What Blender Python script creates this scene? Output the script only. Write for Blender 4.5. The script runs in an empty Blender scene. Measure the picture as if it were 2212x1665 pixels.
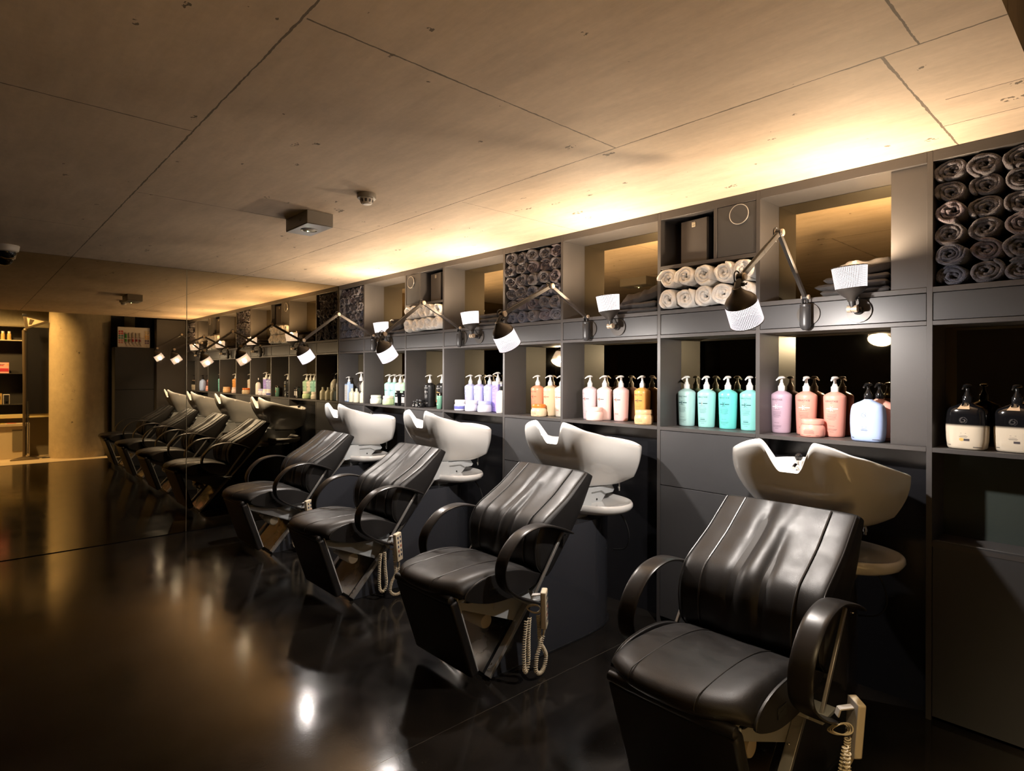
import bpy, math, random
from mathutils import Vector, Matrix, noise
random.seed(7)
PI = math.pi
C = bpy.context.scene.collection
SC = bpy.context.scene

# ------------------------------------------------------------------ room numbers (metres)
W = 3.107          # front plane of the shelving
MX = -6.234        # mirror wall
ZC = 2.479         # concrete soffit
NB = 3.337         # back mirrors of the niches
SH = 1.186         # top of the product shelf

# ------------------------------------------------------------------ materials
def new_mat(name):
    m = bpy.data.materials.new(name); m.use_nodes = True
    nt = m.node_tree
    b = next(n for n in nt.nodes if n.type == 'BSDF_PRINCIPLED')
    return m, nt, b

def mat(name, col, rough=0.5, metal=0.0, spec=0.5, bump=None, mottle=None, coat=0.0, sheen=0.0, rvar=None, sss=0.0, trans=0.0):
    m, nt, b = new_mat(name)
    N, L = nt.nodes, nt.links
    b.inputs['Base Color'].default_value = (*col, 1)
    b.inputs['Roughness'].default_value = rough
    b.inputs['Metallic'].default_value = metal
    b.inputs['Specular IOR Level'].default_value = spec
    b.inputs['Coat Weight'].default_value = coat
    b.inputs['Coat Roughness'].default_value = 0.08
    b.inputs['Sheen Weight'].default_value = sheen
    b.inputs['Transmission Weight'].default_value = trans
    tc = N.new('ShaderNodeTexCoord')
    if mottle:
        sc, amt = mottle
        n = N.new('ShaderNodeTexNoise'); n.inputs['Scale'].default_value = sc; n.inputs['Detail'].default_value = 6
        L.new(tc.outputs['Object'], n.inputs['Vector'])
        r = N.new('ShaderNodeMapRange'); r.inputs['From Min'].default_value = .3; r.inputs['From Max'].default_value = .7
        r.inputs['To Min'].default_value = 1 - amt; r.inputs['To Max'].default_value = 1 + amt
        L.new(n.outputs['Fac'], r.inputs['Value'])
        mx = N.new('ShaderNodeMix'); mx.data_type = 'RGBA'; mx.blend_type = 'MULTIPLY'; mx.inputs['Factor'].default_value = 1
        mx.inputs['A'].default_value = (*col, 1); L.new(r.outputs['Result'], mx.inputs['B']); L.new(mx.outputs['Result'], b.inputs['Base Color'])
    if rvar:
        sc, lo, hi = rvar
        n = N.new('ShaderNodeTexNoise'); n.inputs['Scale'].default_value = sc; n.inputs['Detail'].default_value = 5
        L.new(tc.outputs['Object'], n.inputs['Vector'])
        r = N.new('ShaderNodeMapRange'); r.inputs['From Min'].default_value = .3; r.inputs['From Max'].default_value = .7
        r.inputs['To Min'].default_value = lo; r.inputs['To Max'].default_value = hi
        L.new(n.outputs['Fac'], r.inputs['Value']); L.new(r.outputs['Result'], b.inputs['Roughness'])
    if bump:
        sc, st, dist = bump
        n = N.new('ShaderNodeTexNoise'); n.inputs['Scale'].default_value = sc; n.inputs['Detail'].default_value = 4
        L.new(tc.outputs['Object'], n.inputs['Vector'])
        bp = N.new('ShaderNodeBump'); bp.inputs['Strength'].default_value = st; bp.inputs['Distance'].default_value = dist
        L.new(n.outputs['Fac'], bp.inputs['Height']); L.new(bp.outputs['Normal'], b.inputs['Normal'])
    return m

def emit(name, col, s):
    m, nt, b = new_mat(name)
    b.inputs['Base Color'].default_value = (.8, .8, .8, 1)
    b.inputs['Emission Color'].default_value = (*col, 1)
    b.inputs['Emission Strength'].default_value = s
    return m

def math_node(nt, op, a, b=None, c=None):
    n = nt.nodes.new('ShaderNodeMath'); n.operation = op
    for i, v in enumerate((a, b, c)):
        if v is None: continue
        if isinstance(v, (int, float)): n.inputs[i].default_value = v
        else: nt.links.new(v, n.inputs[i])
    return n.outputs[0]

def concrete(name, col, joints=(), pits=True, scale=1.0):
    """Board-marked fair-faced concrete. joints: (axis, position, from, to, half width) of formwork joints in object space."""
    m, nt, b = new_mat(name); N, L = nt.nodes, nt.links
    b.inputs['Roughness'].default_value = .72; b.inputs['Specular IOR Level'].default_value = .25
    tc = N.new('ShaderNodeTexCoord'); P = tc.outputs['Object']
    def noise_tex(sc, det, vec=P, rough=.55):
        n = N.new('ShaderNodeTexNoise'); n.inputs['Scale'].default_value = sc; n.inputs['Detail'].default_value = det
        n.inputs['Roughness'].default_value = rough; L.new(vec, n.inputs['Vector']); return n.outputs['Fac']
    mp = N.new('ShaderNodeMapping'); mp.inputs['Scale'].default_value = (1.2, 5.5, 3); L.new(P, mp.inputs['Vector'])
    big = noise_tex(.8, 5); mid = noise_tex(2.6, 8, mp.outputs[0], .65); fine = noise_tex(38, 4)
    a = math_node(nt, 'MULTIPLY_ADD', big, .5, .75); a = math_node(nt, 'MULTIPLY', a, math_node(nt, 'MULTIPLY_ADD', mid, .52, .74))
    a = math_node(nt, 'MULTIPLY', a, math_node(nt, 'MULTIPLY_ADD', fine, .16, .92))
    dark = None
    if pits:
        v = N.new('ShaderNodeTexVoronoi'); v.inputs['Scale'].default_value = 7.5; v.inputs['Randomness'].default_value = 1
        mp2 = N.new('ShaderNodeMapping'); mp2.inputs['Scale'].default_value = (.7, 1.4, 1); mp2.inputs['Rotation'].default_value = (0, 0, .35)
        L.new(P, mp2.inputs['Vector'])
        wob = N.new('ShaderNodeMix'); wob.data_type = 'RGBA'; wob.inputs['Factor'].default_value = .06
        nn = N.new('ShaderNodeTexNoise'); nn.inputs['Scale'].default_value = 22; nn.inputs['Detail'].default_value = 5; L.new(P, nn.inputs['Vector'])
        L.new(mp2.outputs[0], wob.inputs['A']); L.new(nn.outputs['Color'], wob.inputs['B']); L.new(wob.outputs['Result'], v.inputs['Vector'])
        near = math_node(nt, 'LESS_THAN', v.outputs['Distance'], math_node(nt, 'MULTIPLY', math_node(nt, 'SUBTRACT', noise_tex(1.7, 3), .37), .72))
        dark = math_node(nt, 'MULTIPLY', near, math_node(nt, 'GREATER_THAN', noise_tex(46, 3), .52))
    sx = N.new('ShaderNodeSeparateXYZ'); L.new(P, sx.inputs[0])
    if joints:
        jn = math_node(nt, 'MULTIPLY', math_node(nt, 'SUBTRACT', noise_tex(30, 6), .5), .010)
        wn = math_node(nt, 'MULTIPLY_ADD', noise_tex(5, 4), 1.7, .0)
        for ax, pos, lo, hi, hw in joints:
            u, v_ = (sx.outputs[0], sx.outputs[1]) if ax == 'x' else (sx.outputs[1], sx.outputs[0])
            d = math_node(nt, 'ABSOLUTE', math_node(nt, 'SUBTRACT', math_node(nt, 'ADD', u, jn), pos))
            k = math_node(nt, 'LESS_THAN', d, math_node(nt, 'MULTIPLY', wn, hw))
            k = math_node(nt, 'MULTIPLY', k, math_node(nt, 'MULTIPLY', math_node(nt, 'GREATER_THAN', v_, lo), math_node(nt, 'LESS_THAN', v_, hi)))
            dark = k if dark is None else math_node(nt, 'MAXIMUM', dark, k)
    mx = N.new('ShaderNodeMix'); mx.data_type = 'RGBA'; mx.blend_type = 'MULTIPLY'; mx.inputs['Factor'].default_value = 1
    mx.inputs['A'].default_value = (*col, 1); L.new(a, mx.inputs['B'])
    out = mx.outputs['Result']
    hgt = mid
    if dark is not None:
        m2 = N.new('ShaderNodeMix'); m2.data_type = 'RGBA'; L.new(math_node(nt, 'MULTIPLY', dark, .78), m2.inputs['Factor'])
        L.new(out, m2.inputs['A']); m2.inputs['B'].default_value = (.045, .035, .025, 1); out = m2.outputs['Result']
        hgt = math_node(nt, 'SUBTRACT', mid, dark)
    L.new(out, b.inputs['Base Color'])
    bp = N.new('ShaderNodeBump'); bp.inputs['Strength'].default_value = .25; bp.inputs['Distance'].default_value = .004
    L.new(hgt, bp.inputs['Height']); L.new(bp.outputs['Normal'], b.inputs['Normal'])
    return m

M = {}
M['laminate'] = mat('dark_grey_laminate', (.062, .057, .056), .46, bump=(160, .06, .001), mottle=(3, .06))
M['edge'] = mat('dark_grey_edge_band', (.085, .082, .080), .40)
M['door'] = mat('charcoal_door_panel', (.055, .055, .058), .40, mottle=(2, .08))
M['recess'] = mat('black_gloss_panel', (.012, .012, .014), .22, spec=.5)
M['black_glass'] = mat('black_back_glass', (.050, .062, .055), .30, spec=.6)
M['mirror'] = mat('bronze_mirror', (.47, .375, .235), .012, 1.0)
M['niche_mirror'] = mat('smoked_niche_mirror', (.46, .37, .22), .015, 1.0, rvar=(6, .01, .03))
M['concrete'] = concrete('fair_faced_concrete', (.60, .485, .375), joints=[
    ('y', .69, -20, .2, .0042), ('y', 2.082, -20, 20, .0038), ('x', -1.60, .70, 2.082, .004), ('x', -2.66, -20, .69, .004), ('x', -3.76, .70, 2.082, .0028),
    ('x', -.585, 2.082, 4, .005), ('x', -.487, -4, 2.082, .004), ('x', -2.70, 2.10, 4, .002), ('x', -4.95, 2.1, 4, .002), ('x', -4.9, -3, .69, .003),
    ('y', 2.57, -.52, 0, .003), ('y', 2.84, -.59, 0, .003)])
M['column'] = concrete('column_concrete', (.46, .37, .23))
M['wall_concrete'] = concrete('pale_wall_concrete', (.50, .45, .33))
M['dark_wall'] = mat('dark_paint', (.018, .016, .014), .6)
M['panel_wall'] = mat('charcoal_wall_panel', (.050, .042, .036), .5)
M['upper'] = mat('upper_plaster', (.10, .08, .055), .8)
M['leather'] = mat('black_leather', (.013, .0120, .0118), .42, spec=.42, bump=(420, .30, .0012), rvar=(14, .37, .50))
M['leather_dark'] = mat('black_vinyl', (.012, .011, .011), .45, bump=(420, .18, .001))
M['arm'] = mat('black_arm_plastic', (.014, .012, .011), .34, bump=(60, .03, .001))
M['piping'] = mat('leather_piping', (.024, .022, .021), .36)
M['stainless'] = mat('brushed_steel', (.52, .48, .43), .24, 1.0, rvar=(9, .18, .30))
M['chrome'] = mat('chrome', (.75, .74, .72), .08, 1.0)
M['rod'] = mat('satin_rod', (.60, .585, .56), .30, .75)
M['pedestal'] = mat('gloss_graphite_shell', (.040, .042, .050), .15, spec=.8, coat=1.0)
M['ceramic'] = mat('white_ceramic', (.80, .785, .76), .10, spec=.55, coat=.5)
M['grey_metal'] = mat('pale_grey_metal', (.46, .48, .49), .38, spec=.5)
M['cream'] = mat('cream_plastic', (.66, .56, .40), .42)
M['cord'] = mat('cream_cord', (.70, .60, .43), .45)
M['button'] = mat('dark_button', (.05, .06, .10), .4)
M['button_red'] = mat('red_button', (.30, .07, .05), .4)
M['black'] = mat('black_plastic', (.012, .012, .013), .35)
M['lamp_metal'] = mat('graphite_lamp_metal', (.060, .052, .046), .40, .25, bump=(300, .05, .001))
M['lamp_black'] = mat('black_lamp_metal', (.022, .021, .022), .42)
M['knob'] = mat('pale_knob', (.55, .45, .34), .35, .4)
M['cable'] = mat('black_cable', (.012, .011, .011), .5)
M['grille'] = mat('speaker_mesh', (.055, .046, .040), .5, bump=(900, .6, .002))
M['badge'] = mat('cream_badge', (.62, .55, .40), .4)
M['towel_grey'] = mat('grey_terry', (.092, .084, .098), .95, spec=.1, bump=(230, 1.0, .007), mottle=(60, .22), sheen=.3)
M['towel_cool_lit'] = mat('cool_lit_grey_terry', (.080, .083, .118), .95, spec=.1, bump=(230, 1.0, .007), mottle=(60, .22), sheen=.3)  # grey towel with the cool lamp tint put into its colour
M['towel_plum'] = mat('plum_terry', (.090, .072, .088), .95, spec=.1, bump=(230, 1.0, .007), mottle=(60, .22), sheen=.3)
M['towel_white'] = mat('white_terry', (.88, .85, .81), .95, spec=.1, bump=(260, .9, .006), mottle=(50, .06), sheen=.3)
M['linen'] = mat('grey_linen', (.055, .051, .050), .9, spec=.15, bump=(380, .5, .002), mottle=(30, .15))
M['linen_light'] = mat('grey_brown_linen', (.045, .038, .033), .9, spec=.15, bump=(380, .5, .002), mottle=(30, .15))
M['stone'] = mat('pale_limestone_floor', (.52, .42, .28), .38, mottle=(3, .12))
M['counter'] = mat('cream_counter', (.60, .50, .33), .5)
M['counter_grey'] = mat('olive_grey_panel', (.20, .17, .11), .5)
M['wall_grey'] = mat('khaki_wall', (.22, .19, .13), .6)
M['metal_dark'] = mat('dark_bronze_metal', (.16, .12, .075), .4, .6)
M['rail'] = mat('display_rail', (.35, .30, .2), .3, .6)
M['dome_glass'] = mat('dark_dome_glass', (.012, .011, .01), .05, spec=.8)
M['off_white'] = mat('off_white_plastic', (.60, .56, .52), .45)
M['box_grey'] = mat('grey_lacquer', (.26, .235, .205), .42)
M['white'] = mat('white_plastic', (.82, .80, .77), .30, spec=.5)
M['black_gloss'] = mat('gloss_black_plastic', (.010, .010, .011), .10, spec=.6)
M['ink'] = mat('dark_print', (.05, .04, .045), .5)
M['ink_teal'] = mat('teal_print', (.01, .085, .10), .5)
M['ink_red'] = mat('red_print', (.62, .10, .045), .5)
M['ink_white'] = mat('white_print', (.86, .85, .84), .5)
M['ink_grey'] = mat('grey_print', (.38, .36, .36), .5)
M['ink_gold'] = mat('gold_print', (.75, .50, .16), .35, .3)
M['silver'] = mat('silver_print', (.7, .68, .66), .25, .9)
M['amber'] = mat('amber_glass', (.40, .26, .09), .15)
M['leaf'] = mat('shadow_gap', (.006, .006, .006), .7)
COL = dict(lilac=(.50, .36, .46), coral=(.80, .37, .30), blue=(.40, .52, .84), peach=(.76, .30, .17), cream=(.74, .58, .38), ivory=(.76, .70, .60),
           mauve=(.62, .50, .53), blush=(.84, .62, .56), rose=(.80, .53, .52), orange=(.80, .36, .09), apricot=(.80, .52, .27), sky=(.42, .66, .66),
           aqua=(.34, .70, .68), turq=(.16, .68, .66), turq2=(.26, .70, .67), periw=(.40, .42, .66), lav=(.46, .44, .78), lav2=(.44, .46, .80), violet=(.38, .30, .78),
           navy=(.10, .11, .34), palelil=(.72, .70, .80), orangelid=(.80, .20, .03), mint=(.36, .66, .58), mint2=(.34, .64, .56), green=(.42, .66, .46),
           palegreen=(.52, .66, .38), tube=(.14, .32, .23), babyblue=(.42, .56, .80), cream2=(.64, .62, .48), pearl=(.70, .68, .58), pink2=(.80, .60, .60))
def plastic(k):
    n = 'bottle_' + k
    if n not in M: M[n] = mat(n + '_plastic', COL[k], .33, spec=.45)
    return M[n]
# two-tone black-over-cream lacquer
def two_tone():
    m, nt, b = new_mat('black_over_cream_lacquer'); N, L = nt.nodes, nt.links
    tc = N.new('ShaderNodeTexCoord'); s = N.new('ShaderNodeSeparateXYZ'); L.new(tc.outputs['Object'], s.inputs[0])
    r = N.new('ShaderNodeMapRange'); r.interpolation_type = 'SMOOTHSTEP'; r.inputs['From Min'].default_value = .094; r.inputs['From Max'].default_value = .108
    L.new(s.outputs[2], r.inputs['Value'])
    mx = N.new('ShaderNodeMix'); mx.data_type = 'RGBA'; L.new(r.outputs['Result'], mx.inputs['Factor'])
    mx.inputs['A'].default_value = (.66, .58, .46, 1); mx.inputs['B'].default_value = (.006, .006, .007, 1)
    L.new(mx.outputs['Result'], b.inputs['Base Color']); b.inputs['Roughness'].default_value = .10; b.inputs['Coat Weight'].default_value = .5
    return m
M['two_tone'] = two_tone()
# perforated lamp shade: bright holes of the lit lamp in a dark sheet
def shade_mat(name, col, strength, leak):
    m, nt, b = new_mat(name); N, L = nt.nodes, nt.links
    uv = N.new('ShaderNodeUVMap'); uv.uv_map = 'UVMap'
    s = N.new('ShaderNodeSeparateXYZ'); L.new(uv.outputs['UV'], s.inputs[0])
    def tri(v, n):
        f = math_node(nt, 'FRACT', math_node(nt, 'MULTIPLY', v, n)); return math_node(nt, 'ABSOLUTE', math_node(nt, 'SUBTRACT', f, .5))
    a, c = tri(s.outputs[0], 62), tri(s.outputs[1], 19)
    d = math_node(nt, 'SQRT', math_node(nt, 'ADD', math_node(nt, 'POWER', a, 2), math_node(nt, 'POWER', c, 2)))
    hole = N.new('ShaderNodeMapRange'); hole.inputs['From Min'].default_value = .31; hole.inputs['From Max'].default_value = .43
    hole.inputs['To Min'].default_value = 1; hole.inputs['To Max'].default_value = 0
    L.new(d, hole.inputs['Value'])
    b.inputs['Base Color'].default_value = (.05, .042, .038, 1); b.inputs['Roughness'].default_value = .45
    em = N.new('ShaderNodeEmission'); em.inputs[0].default_value = (*col, 1); em.inputs[1].default_value = strength
    tr = N.new('ShaderNodeBsdfTransparent'); tr.inputs[0].default_value = (leak, leak, leak, 1); ad = N.new('ShaderNodeAddShader'); L.new(em.outputs[0], ad.inputs[0]); L.new(tr.outputs[0], ad.inputs[1])
    ms = N.new('ShaderNodeMixShader'); L.new(hole.outputs['Result'], ms.inputs[0]); L.new(b.outputs[0], ms.inputs[1]); L.new(ad.outputs[0], ms.inputs[2])
    L.new(ms.outputs[0], next(n for n in N if n.type == 'OUTPUT_MATERIAL').inputs['Surface'])
    return m
M['shade_down'] = shade_mat('lit_perforated_shade', (1.0, .85, .92), .50, .50)
M['shade_up'] = shade_mat('lit_perforated_uplight', (1.0, .85, .83), .85, .10)
M['bulb_down'] = emit('lit_bulb_neutral', (1.0, .93, .84), 1.3)
M['bulb_up'] = emit('lit_bulb_warm', (1.0, .84, .64), 1.3)
M['led'] = emit('small_led', (.75, 1.0, .55), 6)
M['lens'] = mat('lamp_lens', (.45, .42, .35), .12, spec=.6)
# polished dark floor
def floor_mat():
    m, nt, b = new_mat('polished_black_screed'); N, L = nt.nodes, nt.links
    tc = N.new('ShaderNodeTexCoord'); P = tc.outputs['Object']
    def nz(sc, d, r=.55):
        n = N.new('ShaderNodeTexNoise'); n.inputs['Scale'].default_value = sc; n.inputs['Detail'].default_value = d; n.inputs['Roughness'].default_value = r
        L.new(P, n.inputs['Vector']); return n.outputs['Fac']
    cr = N.new('ShaderNodeMapRange'); cr.inputs['From Min'].default_value = .35; cr.inputs['From Max'].default_value = .7
    cr.inputs['To Min'].default_value = .006; cr.inputs['To Max'].default_value = .022; L.new(nz(2.2, 7), cr.inputs['Value'])
    cb = N.new('ShaderNodeCombineColor')
    L.new(cr.outputs['Result'], cb.inputs[0]); L.new(math_node(nt, 'MULTIPLY', cr.outputs['Result'], .86), cb.inputs[1]); L.new(math_node(nt, 'MULTIPLY', cr.outputs['Result'], .74), cb.inputs[2])
    sx = N.new('ShaderNodeSeparateXYZ'); L.new(P, sx.inputs[0])
    jn = math_node(nt, 'MULTIPLY', math_node(nt, 'SUBTRACT', nz(20, 4), .5), .008)
    k = None
    for ax, pos in (('x', -2.036), ('x', -4.83), ('y', -.9)):
        u = sx.outputs[0] if ax == 'x' else sx.outputs[1]
        q = math_node(nt, 'LESS_THAN', math_node(nt, 'ABSOLUTE', math_node(nt, 'SUBTRACT', math_node(nt, 'ADD', u, jn), pos)), .0022)
        k = q if k is None else math_node(nt, 'MAXIMUM', k, q)
    dust = math_node(nt, 'MULTIPLY', math_node(nt, 'GREATER_THAN', nz(190, 2), .70), math_node(nt, 'GREATER_THAN', nz(3, 4), .47)); k = math_node(nt, 'MAXIMUM', k, math_node(nt, 'MULTIPLY', dust, .7))
    mx = N.new('ShaderNodeMix'); mx.data_type = 'RGBA'; L.new(k, mx.inputs['Factor']); L.new(cb.outputs[0], mx.inputs['A']); mx.inputs['B'].default_value = (.055, .048, .04, 1)
    L.new(mx.outputs['Result'], b.inputs['Base Color'])
    rr = N.new('ShaderNodeMapRange'); rr.inputs['From Min'].default_value = .3; rr.inputs['From Max'].default_value = .7
    rr.inputs['To Min'].default_value = .095; rr.inputs['To Max'].default_value = .165; L.new(nz(5, 6), rr.inputs['Value']); L.new(rr.outputs['Result'], b.inputs['Roughness'])
    b.inputs['Specular IOR Level'].default_value = .5
    bp = N.new('ShaderNodeBump'); bp.inputs['Strength'].default_value = .10; bp.inputs['Distance'].default_value = .0015
    L.new(math_node(nt, 'ADD', math_node(nt, 'MULTIPLY', nz(110, 3), .55), math_node(nt, 'MULTIPLY', nz(11, 3), 1.4)), bp.inputs['Height']); L.new(bp.outputs['Normal'], b.inputs['Normal'])
    return m
M['floor'] = floor_mat()

# ------------------------------------------------------------------ mesh builder
class MB:
    def __init__(s): s.v = []; s.f = []; s.uv = {}
    def add(s, vs, fs):
        o = len(s.v); s.v += [tuple(v) for v in vs]; s.f += [tuple(i + o for i in f) for f in fs]; return o
    def box(s, x0, x1, y0, y1, z0, z1):
        s.add([(x0, y0, z0), (x1, y0, z0), (x1, y1, z0), (x0, y1, z0), (x0, y0, z1), (x1, y0, z1), (x1, y1, z1), (x0, y1, z1)],
              [(0, 3, 2, 1), (4, 5, 6, 7), (0, 1, 5, 4), (1, 2, 6, 5), (2, 3, 7, 6), (3, 0, 4, 7)]); return s
    def rings(s, rings, closed=True, cap0=True, cap1=True):
        n = len(rings[0]); o = len(s.v)
        for r in rings: s.v += [tuple(p) for p in r]
        for i in range(len(rings) - 1):
            for j in range(n if closed else n - 1):
                a = o + i * n + j; b = o + i * n + (j + 1) % n
                s.f.append((a, b, b + n, a + n))
        if cap0: s.f.append(tuple(o + j for j in reversed(range(n))))
        if cap1: s.f.append(tuple(o + (len(rings) - 1) * n + j for j in range(n)))
        return s
    def lathe(s, prof, seg=32, mtx=None, cap0=True, cap1=True, sx=1, sy=1):
        rs = []
        for r, z in prof:
            ring = [Vector((math.cos(2 * PI * k / seg) * max(r, 1e-5) * sx, math.sin(2 * PI * k / seg) * max(r, 1e-5) * sy, z)) for k in range(seg)]
            rs.append([mtx @ p for p in ring] if mtx else ring)
        return s.rings(rs, True, cap0, cap1)
    def tube(s, path, r, seg=8, closed=False, flat=None, up=None):
        """sweep a circle (or an ellipse flat=(a,b)) along a path"""
        P = [Vector(p) for p in path]; n = len(P); rs = []; prev = None
        for i, p in enumerate(P):
            if closed: t = P[(i + 1) % n] - P[i - 1]
            else: t = P[min(i + 1, n - 1)] - P[max(i - 1, 0)]
            t.normalize()
            ref = Vector(up) if up else (prev if prev else (Vector((0, 0, 1)) if abs(t.z) < .9 else Vector((1, 0, 0))))
            a = ref - t * ref.dot(t); a.normalize(); prev = a; b = t.cross(a)
            rr = r[i] if isinstance(r, (list, tuple)) else r
            ra, rb = (flat if flat else (rr, rr))
            rs.append([p + a * math.cos(2 * PI * k / seg) * ra + b * math.sin(2 * PI * k / seg) * rb for k in range(seg)])
        if closed: rs.append(rs[0]); return s.rings(rs, True, False, False)
        return s.rings(rs)
    def bar(s, a, b, wa, wb, up=(1, 0, 0)):
        """rectangular bar from a to b, wa along 'up', wb across"""
        a, b = Vector(a), Vector(b); t = (b - a).normalized(); u = Vector(up); u = (u - t * u.dot(t)).normalized(); w = t.cross(u)
        rs = [[p + u * i * wa / 2 + w * j * wb / 2 for i, j in ((-1, -1), (1, -1), (1, 1), (-1, 1))] for p in (a, b)]
        return s.rings(rs)
    def prism(s, poly, axis, lo, hi):
        """extrude a 2-D polygon along axis: 'x' takes (y,z), 'y' takes (x,z), 'z' takes (x,y)"""
        def pt(p, h):
            return {'x': (h, p[0], p[1]), 'y': (p[0], h, p[1]), 'z': (p[0], p[1], h)}[axis]
        return s.rings([[pt(p, lo) for p in poly], [pt(p, hi) for p in poly]])
    def sphere(s, c, r, seg=16, ring=10, sz=1):
        prof = [(math.sin(PI * i / ring) * r, -math.cos(PI * i / ring) * r * sz) for i in range(ring + 1)]
        return s.lathe(prof, seg, Matrix.Translation(c))
    def build(s, name, material, parent=None, smooth=True, bevel=0, sub=0, angle=35, segs=2, weld=False):
        me = bpy.data.meshes.new(name); me.from_pydata(s.v, [], s.f)
        import bmesh
        bm = bmesh.new(); bm.from_mesh(me)
        if weld: bmesh.ops.remove_doubles(bm, verts=bm.verts, dist=weld if isinstance(weld, float) else 1e-5)
        bmesh.ops.recalc_face_normals(bm, faces=bm.faces); bm.to_mesh(me); bm.free()
        me.materials.append(material)
        if smooth:
            me.shade_smooth(); me.set_sharp_from_angle(angle=math.radians(angle))
        o = bpy.data.objects.new(name, me); C.objects.link(o)
        if parent is not None: o.parent = parent
        if bevel:
            b = o.modifiers.new('edge', 'BEVEL'); b.width = bevel; b.segments = segs; b.limit_method = 'ANGLE'; b.angle_limit = math.radians(40)
            if not smooth: me.shade_smooth(); me.set_sharp_from_angle(angle=math.radians(angle))
        if sub:
            b = o.modifiers.new('smooth', 'SUBSURF'); b.levels = sub; b.render_levels = sub
        return o

def tag(o, label, cat, group=None, kind=None):
    if label: o['label'] = label
    if cat: o['category'] = cat
    if group: o['group'] = group
    if kind: o['kind'] = kind
    return o
def thing(name, label, cat, loc=(0, 0, 0), rz=0, group=None):
    o = bpy.data.objects.new(name, None); C.objects.link(o); o.empty_display_size = .05
    o.location = loc; o.rotation_euler = (0, 0, rz)
    return tag(o, label, cat, group)
def struct(name, mb, m, **k):
    o = mb.build(name, m, **k); o['kind'] = 'structure'; return o
def dup(root, loc=None, rz=None, label=None, group=None):
    r = root.copy(); C.objects.link(r)
    if loc is not None: r.location = loc
    if rz is not None: r.rotation_euler = (0, 0, rz)
    if label: r['label'] = label
    if group: r['group'] = group
    for ch in list(root.children):
        c = ch.copy(); C.objects.link(c); c.parent = r
        for g in list(ch.children):
            d = g.copy(); C.objects.link(d); d.parent = c
    return r
def spline(pts, n, closed=False):
    """Catmull-Rom through pts, n samples per span"""
    P = [Vector(p) for p in pts]; out = []; L = len(P)
    spans = L if closed else L - 1
    for i in range(spans):
        p0 = P[i - 1] if (closed or i > 0) else P[0]; p1 = P[i]; p2 = P[(i + 1) % L]; p3 = P[(i + 2) % L] if (closed or i + 2 < L) else P[-1]
        for k in range(n):
            t = k / n
            out.append(.5 * ((2 * p1) + (-p0 + p2) * t + (2 * p0 - 5 * p1 + 4 * p2 - p3) * t * t + (-p0 + 3 * p1 - 3 * p2 + p3) * t ** 3))
    if not closed: out.append(P[-1])
    return out
def align(d, origin=(0, 0, 0)):
    """matrix taking +Z to direction d, placed at origin"""
    return Matrix.Translation(origin) @ Vector(d).to_track_quat('Z', 'Y').to_matrix().to_4x4()

# lettering -------------------------------------------------------------------
_TXT = {}
def text_polys(s, size, spacing=1.0):
    """flat letter outlines of s as (verts2d, faces), centred on 0"""
    key = (s, size, spacing)
    if key not in _TXT:
        cu = bpy.data.curves.new('lettering', 'FONT'); cu.body = s; cu.size = size; cu.align_x = 'CENTER'; cu.align_y = 'CENTER'
        cu.resolution_u = 2; cu.space_character = spacing
        ob = bpy.data.objects.new('lettering', cu); C.objects.link(ob)
        dg = bpy.context.evaluated_depsgraph_get()
        me = bpy.data.meshes.new_from_object(ob.evaluated_get(dg))
        _TXT[key] = ([(v.co.x, v.co.y) for v in me.vertices], [tuple(p.vertices) for p in me.polygons])
        bpy.data.objects.remove(ob); bpy.data.curves.remove(cu); bpy.data.meshes.remove(me)
    return _TXT[key]
def wrap_add(mb, verts2, faces, z0, rfun, x0=0, lift=.0005):
    """lay flat shapes on a round bottle: x runs round the body from its front (-Y)"""
    vs = []
    for x, z in verts2:
        zz = z0 + z; r = rfun(zz) + lift; a = (x + x0) / r
        vs.append((math.sin(a) * r, -math.cos(a) * r, zz))
    mb.add(vs, faces)
def flat_add(mb, verts2, faces, z0, yfun, x0=0, lift=.0006):
    mb.add([(x + x0, yfun(x + x0, z0 + z) - lift, z0 + z) for x, z in verts2], faces)
def rect(w, h, x=0, z=0, n=6):
    v = []; f = []
    for i in range(n + 1):
        xx = x - w / 2 + w * i / n; v += [(xx, z - h / 2), (xx, z + h / 2)]
    for i in range(n): f.append((2 * i, 2 * i + 2, 2 * i + 3, 2 * i + 1))
    return v, f
def stroke(x0, z0, x1, z1, w0, w1):
    dx, dz = x1 - x0, z1 - z0; l = math.hypot(dx, dz); nx, nz = -dz / l, dx / l
    return [(x0 + nx * w0 / 2, z0 + nz * w0 / 2), (x0 - nx * w0 / 2, z0 - nz * w0 / 2), (x1 - nx * w1 / 2, z1 - nz * w1 / 2), (x1 + nx * w1 / 2, z1 + nz * w1 / 2)], [(0, 1, 2, 3)]
def k_mark():
    return [stroke(0, -.0125, 0, .0125, .0032, .0032), stroke(.0015, 0, .012, .0125, .0028, .0012), stroke(.0015, 0, .012, -.0125, .0028, .0012)]
EXPOSURE = 2.1
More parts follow.
